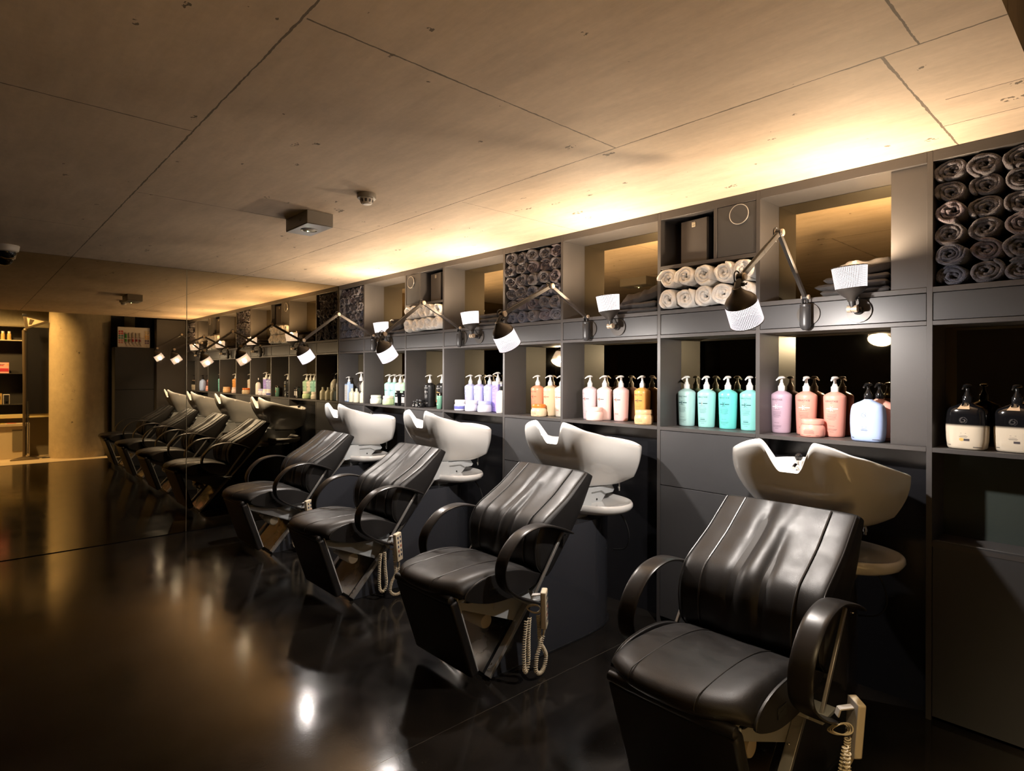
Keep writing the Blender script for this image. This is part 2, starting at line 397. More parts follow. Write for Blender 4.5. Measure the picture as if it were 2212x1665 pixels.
# ================================================================== the room
b = MB().box(MX - .3, .10, -5, 3.6, -.2, 0)
struct('floor', b, M['floor'])
b = MB().box(.10, 4.0, -5, 3.6, -.2, .004)
struct('floor', b, M['stone'])
b = MB().box(MX - .3, -.283, -5, 3.6, ZC, ZC + .28)
struct('ceiling', b, M['concrete'])
b = MB().box(-.283, 4.0, -5, 3.6, 3.3, 3.4)
struct('ceiling', b, M['upper'])
b = MB().box(MX - .3, 4.0, 3.46, 3.6, 0, 3.3)
struct('wall_back', b, M['dark_wall'])
b = MB().box(MX - .3, 4.0, -5.1, -5, 0, 3.3)
struct('wall_front', b, M['dark_wall'])
b = MB().box(MX - .3, MX - .012, -5, 3.46, 0, ZC)
struct('wall_left', b, M['dark_wall'])
b = MB().box(-.055, .13, 2.63, 3.46, 0, ZC)
struct('wall_right', b, M['panel_wall'], bevel=.002)
# far side of the passage, seen only in the mirror
b = MB().box(1.36, 1.5, -5, 3.46, .70, 3.3)
struct('wall_right', b, M['wall_concrete'])
b = MB().box(1.30, 1.5, -5, 3.46, 0, .70)
struct('wall_right', b, M['wall_grey'])
b = MB().lathe([(.455, 0), (.455, 3.3)], 64)
o = struct('column', b, M['column']); o.location = (.80, 1.60, .004)
b = MB().box(.98, 1.28, 2.02, 3.46, 0, 3.3)
struct('wall_right', b, M['dark_wall'])
b = MB().box(.93, .98, 2.30, 2.47, 0.01, 3.3)
struct('trim_1', b, M['wall_concrete'])

# mirror wall: three tall bronze panes with added glint strips
panes = [(1.571, W + .02, 'tall bronze mirror pane between the shelving corner and the bright vertical seam'),
         (.020, 1.567, 'tall bronze mirror pane next to the seam, reflecting the round concrete column'),
         (-1.53, .016, 'third tall bronze mirror pane, beyond the ceiling camera')]
for y0, y1, lab in panes:
    o = MB().box(MX - .010, MX, y0, y1, .004, ZC - .002).build('mirror_pane', M['mirror'], None, bevel=.0015, segs=1)
    tag(o, lab, 'mirror', 'bronze mirror panes')

for ys in (1.569, .018):
    struct('seam_glint', MB().box(MX - .004, MX + .0015, ys - .0016, ys + .0016, .004, ZC - .002), M['rail'])  # pale metal strips added to stand for the glint of the pane edges
# ================================================================== shelving bays
XS = [-6.230, -5.672, -4.876, -4.270, -3.476, -2.866, -2.0705, -1.460, -.695, -.080]
T = .022
BAYLAB = ['narrow charcoal shelving bay against the mirror, grey rolls above white and blue bottles',
          'wide charcoal shelving bay with mint and aqua bottles behind the farthest basin',
          'narrow charcoal shelving bay holding black bottles, with the white rolls farther from the camera',
          'wide charcoal shelving bay with lavender bottles and lilac jars',
          'narrow charcoal shelving bay with peach and cream bottles under stacked grey rolls',
          'wide charcoal shelving bay with blush, mauve and orange bottles',
          'narrow charcoal shelving bay with turquoise bottles under a loudspeaker and white rolls',
          'wide charcoal shelving bay with lilac and coral bottles behind the nearest basin',
          'narrow charcoal shelving bay with black and cream bottles and dark glass niche']
for i in range(9):
    x0, x1 = XS[i], XS[i + 1]; a = x0 + T; wide = i % 2 == 1
    t = thing('shelving_bay', BAYLAB[i], 'shelving', ((x0 + x1) / 2, W, 0), 0, 'built-in shelving bays')
    ox = (x0 + x1) / 2
    def P(mb, name, m, **k):
        mb.v = [(x - ox, y - W, z) for x, y, z in mb.v]; return mb.build(name, m, t, **k)
    c = MB(); YB = 3.455
    c.box(x0, a, W, YB, 0, ZC - .001)
    if i == 8: c.box(x1, x1 + T, W, YB, 0, ZC - .001)
    c.box(a, x1, W, YB, 2.431, ZC - .001)                       # head
    c.box(a, x1, W, YB, 1.862, 1.885)                           # upper niche floor
    c.box(a, x1, W, YB, 1.719, 1.738)                           # rail under the fascia
    c.box(a, x1, W - .001, YB, 1.166, SH)                       # product shelf
    c.box(a, x1, NB + .006, YB, SH, 1.719); c.box(a, x1, NB + .006, YB, 1.885, 2.431)
    P(c, 'carcass', M['laminate'], bevel=.001, segs=1)
    P(MB().box(a + .002, x1 - .002, W + .0025, W + .02, 1.741, 1.859), 'fascia_panel', M['door'], bevel=.001, segs=1)
    P(MB().box(a + .001, x1 - .001, NB, NB + .005, SH + .002, 1.717), 'back_mirror', M['niche_mirror'])
    if wide:
        P(MB().box(a + .001, x1 - .001, NB, NB + .005, 1.887, 2.429), 'back_mirror', M['niche_mirror'])
        P(MB().box(a, x1, 3.215, 3.235, .0, 1.166), 'recess_panel', M['recess'])
        if i == 7:
            P(MB().box(-.838, x1, W + .022, NB - .001, SH, 1.719).box(-.838, x1, W + .022, NB - .001, 1.885, 2.431), 'filler_panel', M['laminate'], bevel=.001, segs=1)
    else:
        if i == 8:
            P(MB().box(a, x1, W, YB, .757, .776), 'niche_floor', M['laminate'])
            P(MB().box(a, x1, 3.31, 3.32, .776, 1.166), 'back_glass', M['black_glass'])
            P(MB().box(a + .002, x1 - .002, W + .001, W + .02, .02, .786), 'cabinet_door', M['door'], bevel=.001, segs=1)
        else:
            P(MB().box(a + .002, x1 - .002, W + .001, W + .02, .838, 1.163), 'cabinet_door', M['door'], bevel=.001, segs=1)
            P(MB().box(a + .002, x1 - .002, W + .001, W + .02, .045, .834), 'cabinet_door', M['door'], bevel=.001, segs=1)
            P(MB().box(a, x1, W + .03, W + .05, 0, .045), 'plinth', M['recess'])
        if i in (2, 6):
            P(MB().box(a, x1, W, YB, 2.131, 2.151), 'niche_shelf', M['laminate'], bevel=.001, segs=1)
            xd = a + .345 if i == 6 else x1 - .365
            P(MB().box(xd, xd + .02, W, YB, 2.151, 2.431), 'niche_divider', M['laminate'], bevel=.001, segs=1)
            p0, p1 = (xd + .02, x1) if i == 6 else (a, xd)
            P(MB().box(p0 + .002, p1 - .002, W + .003, W + .02, 2.153, 2.429), 'closed_panel', M['door'], bevel=.001, segs=1)
            xc, zc = (-1.553, 2.371) if i == 6 else (-4.772, 2.357)
            ring = MB().tube([(xc + .053 * math.cos(k * PI / 20), W - .004, zc + .053 * math.sin(k * PI / 20)) for k in range(40)], .0028, 8, True)
            P(ring, 'disc_rim', M['rod'])
            P(MB().lathe([(.0, 0), (.052, 0), (.052, .012), (0, .012)], 40, Matrix.Translation((xc, W + .006, zc)) @ Matrix.Rotation(PI / 2, 4, 'X'), False, False), 'cover_disc', M['door'])

# ================================================================== loudspeakers
def speaker(loc, rz, label):
    t = thing('loudspeaker', label, 'loudspeaker', loc, rz, 'loudspeakers in the upper niches')
    MB().box(-.092, .092, .012, .17, 0, .258).build('cabinet', M['black'], t, bevel=.004)
    MB().box(-.090, .090, 0, .0115, .003, .255).build('grille', M['grille'], t, bevel=.003)
    MB().box(-.012, .012, -.002, 0, .212, .240).build('badge', M['badge'], t, bevel=.0005)
    lg = MB()
    for sx in (-.0045, .0045):
        lg.add([(sx + .0036 * math.cos(PI * k / 8), -.0024, .224 + .0036 * math.sin(PI * k / 8)) for k in range(9)] + [(sx + .0018 * math.cos(PI * k / 8), -.0024, .224 + .0018 * math.sin(PI * k / 8)) for k in range(9)],
               [(k, k + 1, k + 10, k + 9) for k in range(8)])
        lg.add(*[[(sx - .0036, -.0024, .216), (sx - .0018, -.0024, .216), (sx - .0018, -.0024, .224), (sx - .0036, -.0024, .224)], [(0, 1, 2, 3)]])
        lg.add(*[[(sx + .0018, -.0024, .216), (sx + .0036, -.0024, .216), (sx + .0036, -.0024, .224), (sx + .0018, -.0024, .224)], [(0, 1, 2, 3)]])
    lg.box(-.010, .010, -.0025, -.0021, .234, .2365)
    lg.build('badge_emblem', M['ink'], t, False)
    return t
speaker((-1.853, 3.150, 2.1515), math.radians(-6), 'black mesh loudspeaker over the white rolls nearer the camera')
speaker((-4.435, 3.150, 2.1515), math.radians(-6), 'black mesh loudspeaker over the white rolls farther from the camera')

# ================================================================== rolled towels
def roll_mesh(R, L, turns, th, seed, wob=.10, fuzz=.0012):
    rnd = random.Random(seed); n = int(26 * turns); mb = MB(); rs = []
    ph = [rnd.uniform(0, 6.28) for _ in range(6)]; off = [rnd.uniform(-.006, .006), rnd.uniform(-.006, .006)]
    for i in range(n + 1):
        t = i / n; a = t * turns * 2 * PI + ph[0]
        r = .008 + (R - th / 2 - .008) * t ** .92
        r *= 1 + wob * (math.sin(2 * a + ph[1]) * .35 + math.sin(3 * a + ph[2]) * .22 + math.sin(.9 * a + ph[3]) * .3) * (1 - .55 * t)
        cx, cz = off[0] * (1 - t), off[1] * (1 - t)
        ux, uz = math.cos(a), math.sin(a)
        y = .010 * math.sin(1.3 * a + ph[4]) * (.3 + .7 * t) + .012 * (1 - t) + .004 * math.sin(5 * a + ph[5])
        h = th / 2 * (1 + .15 * math.sin(4 * a + ph[3])) * (.55 if i in (0, n) else 1)
        ring = []
        for o, dy in ((-1, L), (-1, .016), (-.82, .006), (-.45, .0012), (0, 0), (.45, .0012), (.82, .006), (1, .016), (1, L)):
            rr = r + o * h + (rnd.uniform(-fuzz, fuzz) if dy < L else 0)
            ring.append((cx + ux * rr, y * (1 if dy < L else 0) + dy + (rnd.uniform(-fuzz, fuzz) if dy < L else 0), cz + uz * rr))
        rs.append(ring)
    mb.rings(rs, False, False, False)
    mb.f.append(tuple(range(8, -1, -1))); k = len(mb.v) - 9; mb.f.append(tuple(range(k, k + 9)))
    return mb
def roll_proto(key, m, **k):
    o = roll_mesh(**k).build('rolled_towel', M[m], None, True, angle=180); me = o.data; bpy.data.objects.remove(o); return me
ROLLG = [roll_proto(s, m, R=.060, L=.20, turns=tn, th=th, seed=s) for s, m, tn, th in
         ((1, 'towel_grey', 3.2, .0165), (2, 'towel_cool_lit', 2.7, .0185), (3, 'towel_grey', 2.9, .0175), (4, 'towel_plum', 2.6, .019), (5, 'towel_cool_lit', 3.4, .0155), (6, 'towel_grey', 2.4, .0200))]
ROLLW = [roll_proto(s, 'towel_white', R=.060, L=.20, turns=tn, th=th, seed=s, wob=.14) for s, tn, th in ((11, 2.7, .0195), (12, 2.4, .021), (13, 2.9, .0185), (14, 2.5, .020))]
ORD = ['first', 'second', 'third', 'fourth', 'fifth', 'sixth']
def towel(me, loc, sc, rot, label, group):
    o = bpy.data.objects.new('rolled_towel', me); C.objects.link(o)
    o.location = loc; o.scale = sc; o.rotation_euler = rot
    return tag(o, label, 'towel', group)
def grey_stack(x0, x1, cols, rows, where, grp, seed, pull=0.0):
    rnd = random.Random(seed); w = (x1 - x0) / cols; h = (2.428 - 1.886) / rows
    for c in range(cols):
        for r in range(rows):
            me = ROLLG[rnd.randrange(6)] if r < rows - 3 else ROLLG[rnd.choice((0, 2, 3, 5, 2))]  # bluish rolls only in lower rows, painting in the cooler lamplight there
            sx = w / .108 * rnd.uniform(.97, 1.03); sz = h / .104 * rnd.uniform(.97, 1.02)
            if rnd.random() < .5: flip = 0
            else: flip = PI
            lab = f'rolled grey towel, {ORD[c]} column from the mirror end, {ORD[r]} row up, {where}'
            towel(me, (x0 + w * (c + .5) + rnd.uniform(-.004, .004), W + pull + rnd.uniform(-.012, .020), 1.887 + h * (r + .5) + (.004 if c % 2 else 0) * (1 if r < rows - 1 else -1)),
                  (sx, 1, sz), (rnd.uniform(-.05, .05), flip + rnd.uniform(-.3, .3), rnd.uniform(-.06, .06)), lab, grp)
grey_stack(-.672, -.081, 5, 6, 'nearest bay', 'grey rolls in the nearest bay', 21, .012)
grey_stack(-3.453, -2.868, 5, 6, 'over the peach bottles', 'grey rolls over the peach bottles', 22, .004)
grey_stack(-6.206, -5.674, 5, 6, 'at the mirror corner', 'grey rolls at the mirror corner', 23, .004)
def white_stack(x0, x1, where, grp, seed):
    rnd = random.Random(seed); w = (x1 - x0) / 5
    for c in range(5):
        for r in range(2):
            lab = f'rolled white towel, {ORD[c]} from the mirror end {"lower" if r == 0 else "upper"} row, {where}'
            towel(ROLLW[rnd.randrange(4)], (x0 + w * (c + .5) + rnd.uniform(-.003, .003), W - .030 + rnd.uniform(-.012, .008), 1.947 + .119 * r + rnd.uniform(0, .003)),
                  (w / .110, 1, 1.08), (rnd.uniform(-.06, .06), rnd.uniform(-.9, .9) + 2.2, rnd.uniform(-.08, .08)), lab, grp)
white_stack(-2.047, -1.461, 'under the nearer loudspeaker', 'white rolls under the nearer loudspeaker', 31)
white_stack(-4.853, -4.271, 'under the farther loudspeaker', 'white rolls under the farther loudspeaker', 32)

# ================================================================== folded cloths
def cloth_mesh(w, d, h, seed, rumple=.3):
    """a folded cloth: rounded slab of soft layers with waves"""
    mb = MB(); nx, ny = 26, 18; s = seed * 13.7
    def pt(u, v, top):
        x = (u - .5) * w; y = (v - .5) * d
        e = min(u, 1 - u, v, 1 - v) * 2; edge = min(1, e / .22); rnd_ = math.sqrt(max(0, 1 - (1 - edge) ** 2))
        n1 = noise.noise((x * 9 + s, y * 9, 1)); n2 = noise.noise((x * 26 + s, y * 26, 4))
        k = 1 + .05 * n2
        if top: z = h * (.5 + .5 * rnd_) * (1 + rumple * n1 + rumple * .35 * n2)
        else: z = h * .5 * (1 - rnd_)
        return (x * k, y * k, max(z, 0))
    top = [[pt(i / nx, j / ny, True) for j in range(ny + 1)] for i in range(nx + 1)]
    bot = [[pt(i / nx, j / ny, False) for j in range(ny + 1)] for i in range(nx + 1)]
    o1 = len(mb.v); mb.v += [p for r in top for p in r]; o2 = len(mb.v); mb.v += [p for r in bot for p in r]
    q = lambda o, i, j: o + i * (ny + 1) + j
    for i in range(nx):
        for j in range(ny):
            mb.f.append((q(o1, i, j), q(o1, i + 1, j), q(o1, i + 1, j + 1), q(o1, i, j + 1)))
            mb.f.append((q(o2, i, j), q(o2, i, j + 1), q(o2, i + 1, j + 1), q(o2, i + 1, j)))
    for i in range(nx):
        for j in (0, ny): mb.f.append((q(o1, i, j), q(o1, i + 1, j), q(o2, i + 1, j), q(o2, i, j)))
    for j in range(ny):
        for i in (0, nx): mb.f.append((q(o1, i, j), q(o1, i, j + 1), q(o2, i, j + 1), q(o2, i, j)))
    return mb
def cloth(x, y, z, w, d, h, seed, m, label, group, rz=0, rumple=.25, tilt=0):
    o = cloth_mesh(w, d, h, seed, rumple).build('folded_cloth', M[m], None, True, angle=70)
    o.location = (x, y, z); o.rotation_euler = (0, tilt, rz); return tag(o, label, 'folded cloth', group)
Z0 = 1.8855
g = 'folded cloths beside the nearest uplight'
cloth(-.995, 3.215, Z0, .30, .20, .030, 1, 'linen', 'folded charcoal cloth at the bottom of the nearest stack', g, .05)
cloth(-1.000, 3.205, Z0 + .030, .315, .21, .032, 2, 'linen', 'folded charcoal cloth with a pointed corner, second from the bottom, nearest stack', g, -.07)
cloth(-.985, 3.215, Z0 + .061, .28, .20, .030, 3, 'linen', 'folded charcoal cloth just under the crumpled top of the nearest stack', g, .04)
cloth(-.955, 3.225, Z0 + .092, .24, .19, .058, 4, 'linen_light', 'crumpled grey brown cloth on top of the nearest stack', g, .06, .75, -.12)
g = 'folded cloths in the bay of blush bottles'
cloth(-2.235, 3.215, Z0, .31, .20, .034, 5, 'linen', 'folded slate cloth at the bottom, above the blush bottles', g, .03)
cloth(-2.225, 3.210, Z0 + .034, .29, .20, .036, 6, 'linen', 'folded grey cloth in the middle, above the blush bottles', g, -.05)
cloth(-2.205, 3.215, Z0 + .069, .29, .20, .062, 7, 'linen_light', 'loosely folded brown grey cloth on top, above the blush bottles', g, .04, .65, -.2)
g = 'folded cloths in the bay of lavender bottles'
for k, w_ in enumerate((.30, .29, .28)):
    cloth(-3.640, 3.215, Z0 + .034 * k, w_, .20, .033, 8 + k, 'linen_light' if k else 'linen', f'neatly folded grey cloth, {("bottom", "middle", "top")[k]} of the three above the lavender bottles', g, .03 * (-1) ** k, .12)
g = 'cloths in the bay of mint bottles'
cloth(-5.04, 3.21, Z0, .29, .20, .040, 12, 'linen', 'dark crumpled cloth lying flat above the mint bottles', g, .05, .5)
cloth(-5.05, 3.21, Z0 + .042, .24, .18, .060, 13, 'linen', 'dark bunched cloth on the crumpled one above the mint bottles', g, -.1, .9, -.15)
o = roll_mesh(R=.026, L=.22, turns=2.2, th=.009, seed=41).build('rolled_towel', M['linen_light'], None, True, angle=180)
o.location = (-5.10, 3.10, Z0 + .125); o.rotation_euler = (0.05, 0, -.25); tag(o, 'thin rolled brown cloth lying on the bunched cloth above the mint bottles', 'towel')
# ================================================================== shampoo chairs with basins
YO = 2.3
def sh(mb):
    mb.v = [(x, y - YO, z) for x, y, z in mb.v]; return mb
def sweep_rect(mb, path, wx, th, r=.35):
    """flat band lying in a constant-x plane: wx wide along x, th thick"""
    P = [Vector(p) for p in path]; n = len(P); rs = []
    for i, p in enumerate(P):
        t = (P[min(i + 1, n - 1)] - P[max(i - 1, 0)]).normalized(); X = Vector((1, 0, 0)); nrm = t.cross(X).normalized()
        ring = []
        for a, b in ((-1, -.4), (-1, .4), (-.86, .85), (-.6, 1), (.6, 1), (.86, .85), (1, .4), (1, -.4), (.86, -.85), (.6, -1), (-.6, -1), (-.86, -.85)):
            ring.append(p + X * a * wx / 2 + nrm * b * th / 2)
        rs.append(ring)
    return mb.rings(rs)
FRONT = [(2.235, .452), (2.182, .505), (2.166, .575), (2.174, .655), (2.218, .730), (2.312, .787), (2.405, .840), (2.485, .898), (2.566, .958)]
BACK = [(2.262, .446), (2.292, .470), (2.335, .520), (2.385, .580), (2.440, .645), (2.495, .715), (2.545, .785), (2.588, .855), (2.630, .926)]
FR = spline([(0, y, z) for y, z in FRONT], 6); BK = spline([(0, y, z) for y, z in BACK], 6)
def back_front(u, v):
    """front surface of the backrest at u (-1..1 across) and v (0..1 up)"""
    f = v * (len(FR) - 1); i = min(int(f), len(FR) - 2); k = f - i
    p = FR[i].lerp(FR[i + 1], k); q = BK[i].lerp(BK[i + 1], k); d = (p - q).normalized()
    t = (FR[i + 1] - FR[i]).normalized()
    hw = .280 + .008 * math.sin(PI * v)
    e = abs(u) ** 9
    return Vector((u * hw, 0, 0)) + p - d * (.016 * e) - d * .018 * (1 - u * u) * (.5 + .5 * math.sin(PI * min(1, v * 1.2))), d, t, q
def fold(u, v, seed):
    """creases of the loose leather panel (metres, + is outwards)"""
    s = 0.0
    def g(x, w): return math.exp(-(x / w) ** 2)
    def ramp(v, a, b): return max(0, min(1, (v - a) / (b - a)))
    sd = seed * .05
    w1 = ramp(v, .14, .36) * (1 - ramp(v, .84, 1.0))
    s -= .020 * g(u - (-.36 + .10 * v + sd), .155) * w1
    s += .012 * g(u - (-.06 + .05 * v + sd), .20) * ramp(v, .25, .6)
    s -= .018 * g(u - (.40 - .16 * v - sd), .125) * ramp(v, .08, .32) * (1 - ramp(v, .66, .92))
    s += .008 * g(u - (.30 - .10 * v), .16) * ramp(v, .5, .75)
    s -= .012 * g(u - .02 - sd, .26) * ramp(v, .84, 1.0)
    s += .009 * g(v - .15 - .12 * u, .085) * g(u, .5)
    s += .0035 * noise.noise((u * 2.2, v * 3.0, seed * 3.1))
    return s
def make_chair(xc, label, seed):
    t = thing('shampoo_chair', label, 'salon chair', (xc, YO, 0), 0, 'row of shampoo chairs')
    def P(mb, name, m, par=None, **k):
        o = sh(mb).build(name, M[m], par or t, **k)
        return o
    # --- floor shell: straight flanks, rounded rear, front cut by the sloping face
    def ztop(y): return max(.0, min(.655, (y - 1.905) * 1.10))
    half = [(.222, 1.915), (.222, 2.0), (.222, 2.1), (.222, 2.2), (.222, 2.3), (.222, 2.4), (.222, 2.5), (.222, 2.6)]
    for k in range(1, 13):
        a = PI / 2 * k / 12; half.append((.222 * math.cos(a) ** .8, 2.60 + .40 * math.sin(a) ** .9))
    out = half + [(-x, y) for x, y in reversed(half[:-1])]
    mb = MB(); n = len(out)
    mb.v += [(x, y, .006) for x, y in out] + [(x, y, max(.012, ztop(y))) for x, y in out]
    mb.f += [(i, i + 1, i + 1 + n, i + n) for i in range(n - 1)]
    for i in range(len(half) - 1): mb.f.append((n + i, n + i + 1, n + n - 2 - i, n + n - 1 - i))
    mb.f.append((0, n, 2 * n - 1, n - 1))
    P(mb, 'floor_shell', 'pedestal', angle=30, weld=True)
    mb = MB(); fl = [(x * 1.03, 2.3 + (y - 2.3) * 1.02) for x, y in out]
    mb.rings([[(x, y, 0) for x, y in fl], [(x, y, .007) for x, y in fl]])
    P(mb, 'floor_gasket', 'black')
    # --- sloping steel face and its rails
    def sl(z, off=0): return 1.905 + z / 1.10 - off * .74, z + off * .67
    def plate(x0, x1, z0, z1, o0, o1):
        a = sl(z0, o0); b = sl(z1, o0); c = sl(z1, o1); d = sl(z0, o1); m_ = MB()
        return m_.rings([[(x, *p) for p in (a, b, c, d)] for x in (x0, x1)])
    P(plate(-.166, .166, .012, .60, .001, .006), 'sloping_face', 'stainless', bevel=.001)
    for s in (-1, 1):
        lo, hi = sorted((s * .196, s * .234))
        r = P(plate(lo, hi, .008, .720, .001, .020), 'slope_rail', 'rod', bevel=.0015)
        lo, hi = sorted((s * .167, s * .193))
        P(plate(lo, hi, .012, .235, .002, .008), 'rail_insert', 'black', r)
        b = MB()
        for z in (.030, .052, .222, .66, .69):
            y_, z_ = sl(z, .020); b.lathe([(.005, 0), (.005, .002), (.003, .004), (0, .0045)], 12, align((0, -.74, .67), (s * .207, y_, z_)))
        P(b, 'rail_screw', 'chrome', r)
    # --- chassis under the seat
    poly = [(1.700, .432), (1.80, .395), (1.93, .385), (2.10, .385), (2.20, .39), (2.232, .300), (2.12, .222), (1.735, .385)]
    for s in (-1, 1):
        lo, hi = sorted((s * .186, s * .194)); P(MB().prism(poly, 'x', lo, hi), 'chassis_plate', 'grey_metal', bevel=.001)
    c = MB().box(.195, .198, 1.955, 1.995, .330, .362); P(c, 'chassis_lug', 'grey_metal', bevel=.001)
    P(MB().prism([(1.70, .425), (2.20, .388), (2.20, .380), (1.70, .415)], 'x', -.186, .186), 'seat_tray', 'grey_metal')
    mt = MB().lathe([(0, -.135), (.024, -.135), (.024, -.04), (.0375, -.035), (.0375, .105), (.034, .112), (0, .113)], 28, Matrix.Translation((0.03, 1.957, .250)) @ Matrix.Rotation(PI / 2, 4, 'Y'))
    m_ = P(mt, 'motor', 'cream'); P(MB().tube([(-.17, 1.86, .325), (.02, 1.90, .300)], .014, 10).tube([(-.02, 1.90, .285), (-.02, 1.94, .26)], .016, 10), 'actuator_rod', 'rod', m_)
    # --- legrest
    a, b = Vector((0, 1.672, .438)), Vector((0, 1.802, .052)); d = (b - a).normalized(); nrm = Vector((0, d.z, -d.y))
    if nrm.y < 0: nrm = -nrm
    def slab(x, o0, o1, t0=0, t1=1):
        L_ = (b - a).length; p = a + d * L_ * t0; q = a + d * L_ * t1
        return [[(xx, *(v + nrm * o).yz) for v, o in ((p, o0), (q, o0), (q, o1), (p, o1))] for xx in (-x, x)]
    P(MB().rings(slab(.238, -.014, .034)), 'legrest', 'leather_dark', bevel=.014, segs=3)
    P(MB().rings(slab(.225, .0345, .043, .01, .99)), 'legrest_frame', 'grey_metal', bevel=.002)
    roll = [(x, 1.668, .452) for x in (-.238, -.23, -.15, 0, .15, .23, .238)]
    P(MB().tube(roll, [.006, .018, .0225, .0235, .0225, .018, .006], 14, up=(0, 0, 1)), 'legrest_roll', 'leather_dark')
    # --- seat cushion
    rs = []; nu = 33
    for i in range(nu):
        u = -1 + 2 * i / (nu - 1); x = .262 * math.sin(u * PI / 2) if abs(u) > 1 else .262 * (1 - (1 - abs(u)) ** 1.25) * (1 if u >= 0 else -1)
        un = x / .262; yf = 1.607 + .105 * abs(un) ** 2.6; e = 1 - .55 * abs(un) ** 14; hump = 1 - .10 * abs(un) ** 2
        top = [(yf, .488), (yf + .006, .506), (yf + .025, .523), (yf + .075, .536), (1.82, .545), (1.95, .545), (2.07, .530), (2.18, .495), (2.255, .452)]
        bot = [(2.262, .430), (2.18, .408), (2.06, .386), (1.90, .388), (1.79, .412), (yf + .045, .450), (yf + .012, .470)]
        ring = []
        for y, z in top + bot:
            zc = .455; ring.append((x, y, zc + (z - zc) * (e if z > zc else .7 + .3 * e)))
        rs.append(ring)
    s_ = P(MB().rings(rs), 'seat_cushion', 'leather', sub=1, angle=60)
    for un in (-.46, .46):
        x = .262 * un; yf = 1.607 + .105 * abs(un) ** 2.6
        P(MB().tube(spline([(x, yf + .02, .476), (x, yf + .002, .492), (x, yf + .012, .514), (x, yf + .05, .5315), (x, 1.82, .5435), (x, 1.95, .5435), (x, 2.07, .529), (x, 2.17, .498)], 4), .0017, 6), 'seat_seam', 'piping', s_)
    for s in (-1, 1):
        lens = [(1.722, .452), (1.745, .490), (1.83, .522), (1.96, .530), (2.08, .514), (2.20, .470), (2.245, .446), (2.17, .412), (2.05, .390), (1.90, .392), (1.79, .418)]
        lo, hi = sorted((s * .256, s * .268)); q = P(MB().prism([(p.y, p.z) for p in spline([(0, y, z) for y, z in lens], 4, True)], 'x', lo, hi), 'side_panel', 'leather_dark', s_, bevel=.003, angle=50)
        pts = spline([(s * .266, y, z) for y, z in lens[:7]], 5); P(MB().tube(pts, .0022, 6), 'side_piping', 'piping', s_)
        lo, hi = sorted((s * .266, s * .2705)); P(MB().box(lo, hi, 1.865, 1.925, .430, .466).box(lo, s * .2715 if s > 0 else hi, 1.871, 1.919, .444, .452), 'side_tag', 'black', s_, bevel=.001)
    # --- backrest
    nv = 40; rs = []
    for j in range(nv + 1):
        v = j / nv; ring = []
        fr = [back_front(-1 + 2 * i / 24, v) for i in range(25)]
        sq = 1 - .0 * v
        for p, d_, t_, q in fr: ring.append(p)
        q = fr[0][3]
        hw = fr[-1][0].x
        for xx in (1.0, .985, .93, .5, 0, -.5, -.93, -.985, -1.0):
            ring.append(Vector((xx * hw, q.y - (.006 if abs(xx) > .99 else 0), q.z)))
        rs.append(ring)
    def squash(ring, k):
        c = sum(ring, Vector()) / len(ring); return [Vector((c.x + (p.x - c.x) * (1 - (1 - k) * .06), c.y + (p.y - c.y) * k, c.z + (p.z - c.z) * k)) for p in ring]
    up = Vector((0, .03, .026)) * .35
    rs = [[p - up * .5 for p in squash(rs[0], .6)]] + rs + [[p + up * .6 for p in squash(rs[-1], .62)]]
    bk = P(MB().rings(rs), 'backrest', 'leather', sub=1, angle=60)
    for s in (-1, 1):
        P(MB().tube([back_front(s * .955, .02 + .97 * k / 40)[0] + back_front(s * .955, .02 + .97 * k / 40)[1] * .0015 for k in range(41)], .0024, 6), 'edge_piping', 'piping', bk)
        P(MB().tube([back_front(s * .635, .02 + .97 * k / 40)[0] + back_front(s * .635, .02 + .97 * k / 40)[1] * .004 for k in range(41)], .0042, 8), 'panel_piping', 'piping', bk)
    g_ = MB(); nu2, nv2 = 72, 84; top = []
    for j in range(nv2 + 1):
        v = .012 + .985 * j / nv2; row = []
        for i in range(nu2 + 1):
            un = -1 + 2 * i / nu2; u = un * .62; p, d_, t_, q = back_front(u, v)
            edge = 1 - abs(un) ** 6
            row.append(p + d_ * (.003 + edge * (.012 * (1 - un * un) + fold(un, v, seed))))
        top.append(row)
    g_.rings(top, False, False, False)
    P(g_, 'center_panel', 'leather', bk, angle=180)
    # --- armrests
    arm = [(2.372, .664), (2.28, .704), (2.148, .737), (2.024, .720), (1.942, .664), (1.896, .596), (1.891, .53), (1.92, .472), (2.015, .406), (2.175, .335)]
    for s in (-1, 1):
        r = P(sweep_rect(MB(), spline([(s * .325, y, z) for y, z in arm], 6), .076, .013), 'armrest', 'arm', angle=40)
        P(MB().bar((s * .300, 2.350, .660), (s * .300, 2.130, .362), .012, .016), 'arm_rod', 'rod', bevel=.002)
        P(MB().box(*sorted((s * .190, s * .322)), 2.08, 2.20, .352, .366), 'arm_bracket', 'grey_metal', bevel=.002)
        P(MB().lathe([(.006, 0), (.006, .004), (.003, .007), (0, .007)], 10, Matrix.Translation((s * .325, 2.345, .655)) @ Matrix.Rotation(PI, 4, 'X')), 'arm_screw', 'chrome', r)
    # --- basin
    plan = [(0, 2.550, 1.214), (.055, 2.549, 1.215), (.112, 2.550, 1.215), (.18, 2.560, 1.200), (.245, 2.595, 1.172), (.288, 2.66, 1.152), (.322, 2.78, 1.118), (.350, 2.92, 1.080),
            (.352, 2.975, 1.068), (.315, 3.035, 1.066), (.20, 3.085, 1.080), (0, 3.105, 1.088)]
    full = plan + [(-x, y, z) for x, y, z in reversed(plan[1:-1])]
    rim = spline(full, 9, True); NR = len(rim)
